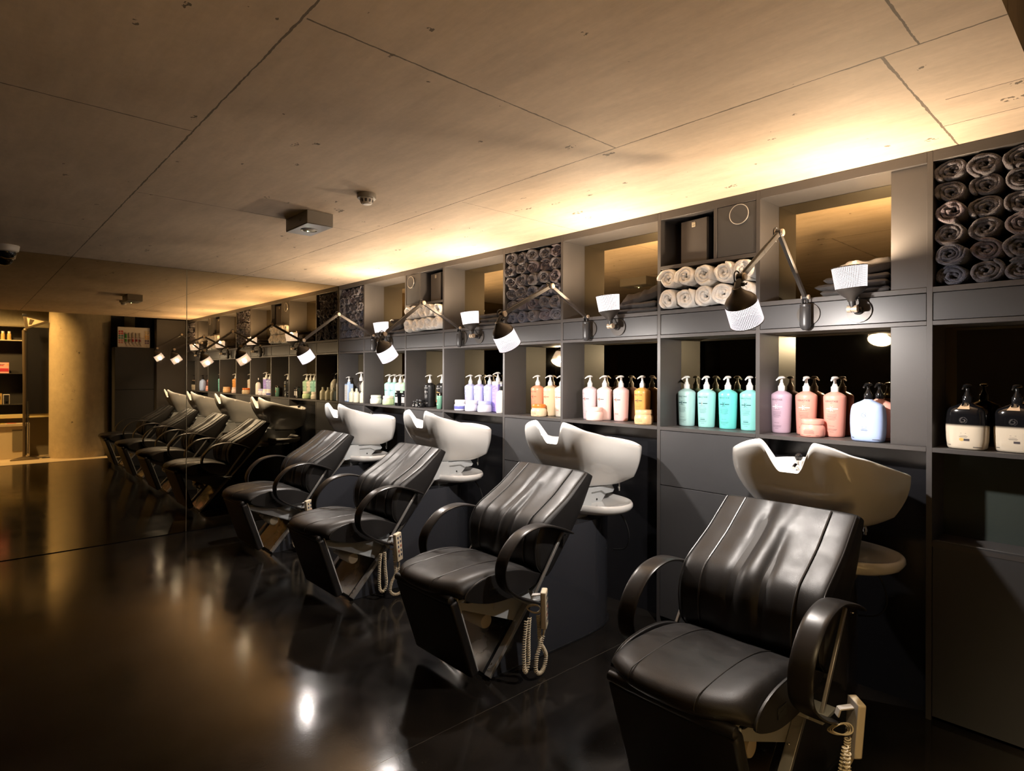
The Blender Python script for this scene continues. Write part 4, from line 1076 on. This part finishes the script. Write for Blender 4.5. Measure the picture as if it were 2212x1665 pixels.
for k in range(40): flat_add(dts, *rect(.0030, .0030, 0, 0, 1), .190 + .028 * ((k * 5) % 9) / 9, lambda x, z: -.034, -.036 + .072 * ((k * 7) % 13) / 13)
dts.build('dot_pattern', M['ink'], t, False)
pump(t, .252, M['white'], 1.0); put(t, -3.700, 3.255, -.1)
t = thing('white_bottle', 'slim white bottle with black pump collar beside the upright', 'bottle', (0, 0, 0), 0, g)
WB = [(0, 0), (.036, 0), (.0395, .004), (.0405, .02), (.0408, .13), (.038, .155), (.030, .172), (.018, .182), (.013, .184), (0, .1841)]
MB().lathe(WB, 36).build('body', M['white'], t, angle=50)
p = MB(); wb = interp(WB)
for z in (.075, .070, .064, .052, .047, .042): wrap_add(p, *rect(.014, .0014), z, wb)
p.build('lettering', M['ink_grey'], t, False)
MB().lathe([(.0145, .183), (.0150, .185), (.0150, .213), (.012, .215), (0, .2151)], 24).build('collar', M['black'], t)
MB().lathe([(.006, .215), (.006, .232), (.0075, .234), (.0075, .243), (0, .244)], 20).build('spray_head', M['white'], t)
put(t, -3.580, 3.185)
g2 = 'jars in the lavender bay'
j = jar('palelil', 'white', 'white lidded jar with a navy band', 'jar', g2, 'ink_grey', 'navy'); put(j, -4.085, 3.170); j.location.y = 3.170
j = jar('palelil', 'white', 'plain pale lilac jar between the navy band jar and the blue lidded one', 'jar', g2); put(j, -3.940, 3.172); j.location.y = 3.172
j = jar('palelil', 'lav2', 'pale lilac jar with blue violet lid', 'jar', g2, 'ink'); put(j, -3.770, 3.170); j.location.y = 3.170
# peach bay
g = 'peach and cream bottles'
for x, col, lab, k in ((-3.238, 'peach', 'peach orange pump bottle behind the orange lidded jar', 'ink'), (-3.128, 'cream', 'cream pump bottle beside the peach one', 'ink_red'), (-3.010, 'ivory', 'ivory pump bottle partly behind the upright, peach bay', 'ink_red')):
    q = pump_bottle('pump_bottle', col, lab, 'bottle', g, 'white', 'ink_red', k, 'ink_grey' if col != 'peach' else 'ink', .048 if col == 'ivory' else None); put(q, x, 3.255 if col == 'peach' else 3.278, -.03)
j = jar('cream', 'orangelid', 'cream jar with bright orange lid', 'jar', None, 'ink'); put(j, -3.135, 3.165); j.location.y = 3.162
# black bay
g = 'black bottles'
a = pump_bottle('pump_bottle', None, 'black pump bottle with white pump, nearer the mirror', 'bottle', g, 'white', 'ink_grey', 'ink_white', 'ink_white', None, M['black']); put(a, -4.690, 3.268, -.04)
b = pump_bottle('pump_bottle', None, 'black pump bottle with gold emblem behind the green tube', 'bottle', g, 'white', 'ink_gold', 'ink_gold', 'ink_white', None, M['black']); put(b, -4.478, 3.255, -.04)
j = jar('black_gloss', 'black', 'small glossy black jar at the mirror end of the black bay', 'jar', 'small black jars', 'ink_white', None, 'hair_mask_jar', .62); j.location = (-4.785, 3.175, ZS)
j2 = dup(j, label='small glossy black jar in front of the black bottle', group='small black jars'); j2.location = (-4.703, 3.168, ZS); j2.scale = (.80, .80, .80)
t = thing('standing_tube', 'green standing tube with silver cap, black bay', 'tube', (0, 0, 0))
def trng(z, w, d): return [(w * math.cos(2 * PI * k / 28), d * math.sin(2 * PI * k / 28), z) for k in range(28)]
MB().rings([trng(0, .021, .021), trng(.004, .024, .024), trng(.06, .028, .026), trng(.115, .030, .026), trng(.118, .029, .025)]).build('body', plastic('tube'), t, angle=50)
MB().rings([trng(.118, .027, .025), trng(.120, .028, .026), trng(.142, .028, .026), trng(.144, .026, .024)]).build('cap', M['chrome'], t, angle=40)
p = MB(); tf = lambda z: .0275
for z, w_ in ((.098, .028), (.090, .020), (.045, .024), (.038, .026)): wrap_add(p, *rect(w_, .0015), z, lambda z: .0265 + .00002, 0, .0012)
p.build('lettering', M['ink_white'], t, False)
p = MB(); wrap_add(p, *rect(.012, .022, -.008), .070, lambda z: .0268, 0, .0014); p.build('red_mark', M['ink_red'], t, False)
t.location = (-4.372, 3.150, ZS)
# mint bay
g = 'mint bottles'
for x, y, col, lab in ((-5.405, 3.262, 'mint', 'mint pump bottle behind the pale green jar, nearer the mirror'), (-5.292, 3.255, 'mint2', 'second mint pump bottle in the farthest wide bay'), (-5.186, 3.255, 'ivory', 'ivory pump bottle between mint and green ones'), (-5.084, 3.250, 'green', 'light green pump bottle behind the black flasks')):
    q = pump_bottle('pump_bottle', col, lab, 'bottle', g, 'white', 'ink_teal', 'ink_teal', 'ink_grey'); put(q, x, y, -.03)
j = jar('ivory', 'ivory', 'ivory lidded jar at the mirror end of the mint bay', 'jar'); j.location = (-5.520, 3.170, ZS)
j = jar('palegreen', 'ivory', 'pale green jar with white lid', 'jar'); j.location = (-5.275, 3.170, ZS)
def flask(label, loc, group):
    t = thing('black_flask', label, 'bottle', loc, 0, group)
    MB().box(-.030, .030, -.022, .022, 0, .128).build('body', M['black_gloss'], t, bevel=.006, segs=3)
    MB().lathe([(.018, .128), (.0185, .130), (.0185, .146), (.016, .148), (0, .1481)], 20).build('cap', M['black'], t)
    MB().box(-.024, .024, -.0226, -.0222, .030, .088).build('label_patch', M['ink_grey'], t, False)
    p = MB()
    for z, w_ in ((.105, .030), (.078, .036), (.068, .034), (.058, .038), (.048, .030), (.038, .036)): flat_add(p, *rect(w_, .003), z, lambda x, z: -.0228)
    p.build('lettering', M['ink_white'], t, False); return t
a = flask('square black flask with a grey label in the mint bay', (-5.055, 3.148, ZS), 'black flasks')
b = dup(a, (-4.965, 3.165, ZS), .1, 'square black flask half hidden by the upright, mint bay', 'black flasks')
# mirror corner bay
t = thing('square_bottle', 'light blue square pump bottle with a white label at the mirror corner', 'bottle', (-6.135, 3.185, ZS), -.05, 'bottles at the mirror corner')
MB().box(-.044, .044, -.034, .034, 0, .198).build('body', plastic('babyblue'), t, bevel=.008, segs=3)
MB().lathe([(.020, .198), (.020, .214), (.013, .220), (.012, .226), (0, .2261)], 22).build('collar', plastic('babyblue'), t)
MB().box(-.036, .034, -.0347, -.0341, .012, .186).build('label_sheet', M['white'], t, False)
p = MB(); flat_add(p, *text_polys('PLEX', .013, 1.2), .120, lambda x, z: -.0348, -.006)
for z, w_ in ((.098, .036), (.090, .040), (.070, .030), (.063, .034), (.035, .030)): flat_add(p, *rect(w_, .0014), z, lambda x, z: -.0348, -.004)
p.build('lettering', M['ink_grey'], t, False); pump(t, .224, M['white'], .72)
t = thing('clear_bottle', 'dark translucent bottle with a long white pump at the mirror corner', 'bottle', (-5.985, 3.255, ZS), -.1, 'bottles at the mirror corner')
CB = [(0, 0), (.044, 0), (.048, .004), (.049, .02), (.049, .175), (.045, .20), (.030, .222), (.019, .232), (.017, .234), (0, .2341)]
MB().lathe(CB, 36).build('body', M['lamp_metal'], t, angle=50)
p = MB(); wrap_add(p, *rect(.050, .060), .130, interp(CB)); p.build('label_sheet', M['black_gloss'], t, False); pump(t, .234, M['white'], 1.25)
t = thing('round_bottle', 'large pearl white pump bottle with black pump at the mirror corner', 'bottle', (-5.872, 3.250, ZS), 0, 'bottles at the mirror corner')
RB = [(0, 0), (.050, 0), (.055, .004), (.057, .02), (.057, .180), (.052, .205), (.034, .232), (.020, .246), (.017, .248), (0, .2481)]
MB().lathe(RB, 40).build('body', plastic('pearl'), t, angle=50)
p = MB(); wrap_add(p, *rect(.060, .004), .118, interp(RB)); wrap_add(p, *rect(.050, .0014), .10, interp(RB)); wrap_add(p, *rect(.020, .0014), .14, interp(RB)); p.build('lettering', M['ink'], t, False); pump(t, .248, M['black_gloss'], .95)
SB = [(0, 0), (.030, 0), (.034, .003), (.0345, .012), (.0345, .088), (.031, .104), (.018, .118), (.0135, .122), (0, .1221)]
def small(label, loc, group):
    t = thing('travel_bottle', label, 'bottle', loc, 0, group)
    MB().lathe(SB, 32).build('body', plastic('cream2'), t, angle=50)
    MB().lathe([(.0125, .121), (.0130, .123), (.0120, .150), (.0105, .152), (0, .1521)], 20).build('cap', plastic('cream2'), t)
    p = MB(); r = interp(SB)
    for z, w_ in ((.078, .030), (.068, .026), (.060, .024), (.040, .028), (.034, .022), (.020, .02)): wrap_add(p, *rect(w_, .0016), z, r)
    p.build('lettering', M['ink_grey'], t, False); return t
g = 'small cream bottles'
a = small('small cream bottle in front of the light blue one', (-6.010, 3.158, ZS), g)
dup(a, (-5.895, 3.150, ZS), .1, 'small cream bottle, middle of the three at the mirror corner', g)
dup(a, (-5.755, 3.150, ZS), -.1, 'small cream bottle, third of three, beside the upright at the mirror corner', g)
# ================================================================== fittings on the ceiling
t = thing('emergency_light', 'square grey emergency light box fixed to the concrete ceiling', 'ceiling light', (-3.617, 1.603, ZC + .001))
MB().box(-.160, .160, -.083, .083, -.078, 0).build('housing', M['box_grey'], t, bevel=.003)
MB().box(-.1585, .1585, -.0815, .0815, -.0825, -.079).build('cover_plate', M['box_grey'], t, bevel=.001)
MB().lathe([(.050, -.083), (.052, -.086), (.046, -.0875), (.040, -.084)], 36, None, False, False).build('lens_rim', M['rod'], t)
MB().lathe([(0, -.094), (.02, -.092), (.036, -.088), (.042, -.083), (0, -.083)], 32).build('lens', M['lens'], t)
MB().sphere((.006, -.012, -.094), .0032, 10, 8).build('status_light', M['led'], t)
MB().tube([(.062 + .012 * math.cos(a), -.0835, -.035 + .016 * math.sin(a)) for a in [PI + PI * k / 12 for k in range(13)]], .0008, 5).build('cable_knockout', M['ink'], t)
t = thing('smoke_detector', 'round grey smoke detector on the ceiling beside the light box', 'smoke detector', (-2.935, 1.625, ZC + .001))
MB().lathe([(0, 0), (.050, 0), (.0515, -.004), (.0515, -.022), (.049, -.028), (.030, -.030), (0, -.030)], 40).build('base', M['box_grey'], t, angle=40)
h = MB().lathe([(.036, -.029), (.036, -.034), (.031, -.052), (.026, -.058), (0, -.059)], 36); h.build('sensor_head', M['off_white'], t, angle=40)
v = MB()
for k in range(10):
    a = 2 * PI * k / 10; v.add([(Matrix.Rotation(a, 3, 'Z') @ Vector(p))[:] for p in ((.0368, -.006, -.034), (.0368, .006, -.034), (.0325, .005, -.050), (.0325, -.005, -.050))], [(0, 1, 2, 3)])
v.build('vent', M['ink'], t, False)
MB().lathe([(0, -.0605), (.020, -.0602), (.022, -.058), (0, -.058)], 28).build('end_cap', M['white'], t)
t = thing('dome_camera', 'dome security camera on the ceiling at the mirror', 'camera', (-6.03, .262, ZC + .001))
MB().lathe([(0, 0), (.075, 0), (.077, -.004), (.072, -.040), (.066, -.046), (0, -.046)], 40).build('base_ring', M['off_white'], t, angle=40)
MB().lathe([(.058, -.045), (.058, -.052), (.054, -.070), (.042, -.088), (.022, -.099), (0, -.102)], 36).build('dome', M['dome_glass'], t, angle=60)
MB().lathe([(.059, -.045), (.0605, -.050), (.058, -.053)], 36, None, False, False).build('dome_rim', M['rod'], t)

# ================================================================== what the mirror shows behind the camera
t = thing('tall_cabinet', 'tall black cupboard beside the column, seen in the mirror', 'cupboard', (.40, 2.33, .004))
MB().box(-.245, .13, -.315, .300, 0, 1.955).build('carcass', M['dark_wall'], t, bevel=.003)
MB().box(-.266, -.248, -.312, .297, .05, 1.19).build('door', M['dark_wall'], t, bevel=.002)
MB().box(-.266, -.248, -.312, .297, 1.196, 1.950).build('door', M['dark_wall'], t, bevel=.002)
t = thing('colour_chart_box', 'white display panel of coloured dots and test tubes on the tall cupboard', 'display', (.20, 2.318, 1.960))
MB().box(-.012, .030, -.250, .250, 0, .365).build('panel', mat('warm_white_card', (.68, .60, .52), .5), t, bevel=.003)
MB().box(-.050, -.012, -.250, .160, 0, .018).build('base_tray', M['off_white'], t, bevel=.002)
MB().box(-.050, -.0125, -.160, .160, .150, .164).build('tube_rack', M['off_white'], t, bevel=.002)
MB().box(-.018, -.0125, .160, .250, .015, .31).build('side_card', mat('side_card', (.62, .52, .42), .5), t, bevel=.001)
DOTC = [(.55, .05, .04), (.60, .07, .05), (.05, .20, .20), (.06, .24, .18), (.60, .20, .14), (.66, .25, .16)]
DOTR = [(.80, .60, .35), (.80, .58, .30), (.80, .45, .12), (.75, .42, .12), (.10, .05, .10), (.16, .08, .14)]
rx = Matrix.Rotation(-PI / 2, 4, 'Y')
for side, cols in ((-1, DOTC), (1, DOTR)):
    for r in range(6):
        m_ = mat(f'dot_colour', cols[r], .3)
        for c in range(2):
            y = (-.222 + .040 * c) if side < 0 else (.186 + .036 * c); z = (.285 - .040 * r)
            MB().lathe([(0, 0), (.017, 0), (.017, .004), (.013, .009), (0, .010)], 18, Matrix.Translation((-.012 if side < 0 else -.018, y, z)) @ rx).build('colour_dot', m_, t)
for k, cc in enumerate(((.05, .30, .03), (.30, .16, .05), (.50, .06, .04), (.30, .03, .03), (.25, .03, .05))):
    y = -.130 + .055 * k
    b = MB().lathe([(0, .068), (.012, .072), (.016, .085), (.016, .250), (.014, .262), (0, .264)], 16, Matrix.Translation((-.032, y, 0))).build('test_tube', mat('tube_glass', (.50, .42, .34), .12), t)
    MB().lathe([(.0165, .10), (.0168, .102), (.0168, .235 if k == 0 else .175), (0, .236 if k == 0 else .176)], 16, Matrix.Translation((-.032, y, 0))).build('dye', mat('dye_colour', cc, .2), b)
    MB().tube(spline([(-.036, y, .07), (-.036, y + .006, .05), (-.036, y + .016, .035), (-.036, y + .024, .03)], 5), .004, 6).build('swatch_hook', M['rail'], b)
# floor lamp / processor stand
t = thing('processor_stand', 'tall thin stand with triangular head in front of the counter, seen in the mirror', 'stand', (.745, .805, .004))
MB().rings([[(-.10, -.19, 0), (.12, -.06, 0), (.12, .08, 0), (-.10, .20, 0)], [(-.10, -.19, .022), (.12, -.06, .022), (.12, .08, .022), (-.10, .20, .022)], [(-.02, -.03, .055), (.03, -.02, .055), (.03, .02, .055), (-.02, .03, .055)]]).build('foot', M['metal_dark'], t, bevel=.003)
MB().tube([(0, 0, .05), (0, 0, 1.3), (0, -.012, 2.22)], .021, 12).build('pole', M['metal_dark'], t)
MB().tube([(0, .03, .08), (0, .034, 1.2), (.0, .022, 2.2)], .008, 8).build('cable', M['cable'], t)
coil([(0, .055, .10), (0, .06, .5), (0, .05, 1.0)], .013, .004, 60).build('coiled_cable', M['cable'], t)
MB().rings([[(x, y, z) for y, z in ((-.02, 2.46), (.335, 2.385), (.300, 2.36), (.02, 2.235))] for x in (-.03, .03)]).build('head', M['metal_dark'], t, bevel=.006)
MB().rings([[(x, y, z) for y, z in ((.03, 2.435), (.27, 2.385), (.05, 2.285))] for x in (-.034, -.031)]).build('head_panel', M['counter'], t, False)
MB().rings([[(x, y, z) for y, z in ((.07, 2.415), (.13, 2.40), (.09, 2.32), (.055, 2.32))] for x in (-.0365, -.0345)]).build('head_window', M['metal_dark'], t, False)
MB().box(-.03, .03, -.03, .03, 2.45, 2.50).build('head_block', M['black'], t, bevel=.004)
MB().sphere((0, .01, 2.225), .030, 14, 10).build('head_joint', M['metal_dark'], t)
MB().tube(spline([(.02, .05, .05), (.03, .14, .03), (.0, .22, .02), (.03, .30, .012), (.0, .36, .012), (-.05, .33, .012), (-.04, .24, .012)], 8), .007, 8).build('power_cord', M['cable'], t)
# counter
t = thing('reception_counter', 'low cream counter with a slim top, seen in the mirror', 'counter', (1.10, .30, .004))
MB().box(-.12, .16, -1.2, .53, .0, .555).build('body', M['counter'], t, bevel=.004)
MB().box(-.15, .16, -1.2, .545, .560, .610).build('top', M['stone'], t, bevel=.004)
MB().box(-.15, .16, .545, .595, 0, .612).build('end_panel', M['stone'], t, bevel=.004)
MB().box(-.126, -.121, .36, .53, .13, .50).build('front_panel', M['counter_grey'], t, bevel=.002)
for y, c, nm in ((.12, (.10, .22, .36), 'blue'), (.28, (.60, .45, .08), 'yellow'), (.43, (.60, .14, .08), 'red')):
    m_ = mat(nm + '_card', c, .4); o = MB().box(-.04, .04, -.06, .06, 0, .004).build('colour_card', m_, None, False); o.location = (1.02, y + .30 - .30 + .22, .6165 + .002)
    tag(o, f'{nm} card lying on the low cream counter', 'card', 'cards on the counter')
# display cabinet with glass shelves
t = thing('display_cabinet', 'black display cabinet with shelves beyond the counter, seen in the mirror', 'display cabinet', (1.27, .20, .70))
MB().box(.02, .085, -1.4, 1.2, .07, 1.60).build('back_panel', M['dark_wall'], t)
MB().box(-.17, .085, -1.4, 1.2, 0, .065).build('base_ledge', mat('pale_ledge', (.62, .52, .26), .4), t, bevel=.003)  # one flat pale yellow along the whole ledge
MB().box(-.175, .085, -1.4, 1.2, 1.60, 1.63).build('top_rail', M['rail'], t, bevel=.002)
for z in (.245, .785, 1.365):
    MB().box(-.17, .02, -1.4, .62, z - .012, z).build('shelf', M['counter'] if z > 1.3 else M['dark_wall'], t, bevel=.001)
MB().box(-.19, -.165, .62, .66, .065, 1.60).build('upright', M['dark_wall'], t)
MB().box(-.182, -.174, .66, 1.2, .065, 1.60).build('dark_pane', M['recess'], t)
for y in (-.06,): MB().box(-.19, -.17, y - .006, y + .006, .0, 1.60).build('upright', M['dark_wall'], t)
for k, y in enumerate((.31, .40, .49, .575)):
    b = thing('oil_bottle', f'small amber bottle with pale cap, {("first", "second", "third", "fourth")[k]} on the top display shelf', 'bottle', (1.17, y + .05, 2.0655), 0, 'amber bottles on the display shelf')
    MB().lathe([(0, 0), (.026, 0), (.028, .01), (.028, .10), (.018, .125), (0, .126)], 20).build('body', M['amber'], b)
    MB().lathe([(.020, .126), (.020, .150), (0, .151)], 18).build('cap', M['off_white'], b)
def carton(loc, w, h, m, label, parts=()):
    b = thing('product_box', label, 'box', loc, 0, 'boxes on the display shelves')
    MB().box(-.04, .04, -w / 2, w / 2, 0, h).build('carton', m, b, bevel=.001)
    for nm, y0, y1, z0, z1, mm in parts: MB().box(-.0420, -.0405, y0, y1, z0, z1).build(nm, mm, b, False)
    return b
pk = mat('pink_print', (.72, .33, .30), .4); pr = mat('crimson_print', (.40, .03, .05), .4); og = mat('orange_print', (.75, .30, .10), .4); gn = mat('green_print', (.15, .30, .20), .4)
carton((1.16, .515, 1.4855), .21, .185, pk, 'pink gift box with coloured patches on the middle display shelf',
       (('print_patch', -.10, -.055, .060, .110, pr), ('print_patch', -.10, -.06, .130, .175, og), ('print_patch', -.10, -.065, .032, .060, gn), ('print_patch', -.04, .10, .030, .085, pr), ('print_patch', .075, .10, .135, .165, og), ('print_patch', -.05, .05, .150, .158, M['ink']), ('print_patch', -.03, .035, .128, .138, pr)))
b = thing('spray_can', 'pale pink cylinder next to the pink gift box', 'bottle', (1.16, .365, 1.4855)); MB().lathe([(0, 0), (.028, 0), (.030, .004), (.030, .13), (.026, .138), (0, .139)], 20).build('body', plastic('pink2'), b)
MB().lathe([(.0305, .10), (.0305, .115)], 20, None, False, False).build('band', pk, b)
carton((1.16, .375, .9455), .09, .185, M['off_white'], 'white carton with a clear window on the lower display shelf', (('window', -.035, .035, .035, .115, M['amber']),))
carton((1.16, .485, .9455), .088, .190, M['amber'], 'amber carton on the lower display shelf', (('window', -.025, .025, .085, .14, M['metal_dark']),))
carton((1.16, .588, .9455), .085, .172, M['off_white'], 'black and white carton with a round brush picture', (('picture', -.036, .036, .006, .164, M['black']), ('price_tag', -.010, .022, .02, .05, M['badge'])))

# ================================================================== lighting beyond the passage (ceiling spots over the shop floor)
def ceiling_spot(x, y, z, energy, aim, size=70):
    t = thing('ceiling_spotlight', f'round ceiling spotlight over the pale floor, {"nearer the column" if y > .5 else "over the counter"}', 'ceiling light', (x, y, z), 0, 'shop floor spotlights')
    MB().lathe([(0, 0), (.05, 0), (.05, -.10), (.042, -.10), (.040, -.03), (0, -.03)], 28).build('can', M['black'], t)
    MB().lathe([(0, -.032), (.036, -.032), (.030, -.045), (0, -.047)], 24).build('bulb', M['bulb_up'], t)
    spot('spot_beam', t, (0, 0, -.11), Vector(aim) - Vector((x, y, z)), energy, (1.0, .74, .40), size, .8, .06); return t
ceiling_spot(.18, .25, 3.30, 170, (.9, 1.05, 1.2), 80)
ceiling_spot(.25, -.65, 3.30, 190, (1.15, .45, 1.0), 80)

# ------------------------------------------------------------------ camera
cam = bpy.data.cameras.new('camera'); co = bpy.data.objects.new('camera', cam); C.objects.link(co)
f_px, yaw, roll, y0 = 1292.15, math.radians(42.678), .0033, 807.78
cam.sensor_fit = 'HORIZONTAL'; cam.sensor_width = 36.0; cam.lens = 36.0 * f_px / 2212
cam.shift_x = 0; cam.shift_y = -(832.5 - y0) / 2212
cam.clip_start = .02
fw = Vector((-math.cos(yaw), math.sin(yaw), 0)); rt = Vector((math.sin(yaw), math.cos(yaw), 0)); up = Vector((0, 0, 1))
rt2 = rt * math.cos(roll) + up * math.sin(roll); up2 = up * math.cos(roll) - rt * math.sin(roll)
Mx = Matrix((( rt2.x, up2.x, -fw.x, 0), (rt2.y, up2.y, -fw.y, 0), (rt2.z, up2.z, -fw.z, 1.5), (0, 0, 0, 1)))
co.matrix_world = Mx
SC.camera = co

# ------------------------------------------------------------------ world and view
w = bpy.data.worlds.new('world'); SC.world = w; w.use_nodes = True
bg = next(n for n in w.node_tree.nodes if n.type == 'BACKGROUND'); bg.inputs[0].default_value = (.02, .016, .012, 1); bg.inputs[1].default_value = .0
vs = SC.view_settings; vs.view_transform = 'Standard'; vs.look = 'None'; vs.gamma = 1; vs.exposure = EXPOSURE; vs.use_curve_mapping = False
cy = SC.cycles
cy.max_bounces = 8; cy.diffuse_bounces = 4; cy.glossy_bounces = 6; cy.transmission_bounces = 2; cy.use_adaptive_sampling = True; cy.adaptive_threshold = .03
cy.sample_clamp_indirect = 6; cy.sample_clamp_direct = 0; cy.blur_glossy = .4; cy.caustics_reflective = False; cy.caustics_refractive = False
cy.use_denoising = True; cy.denoiser = 'OPENIMAGEDENOISE'
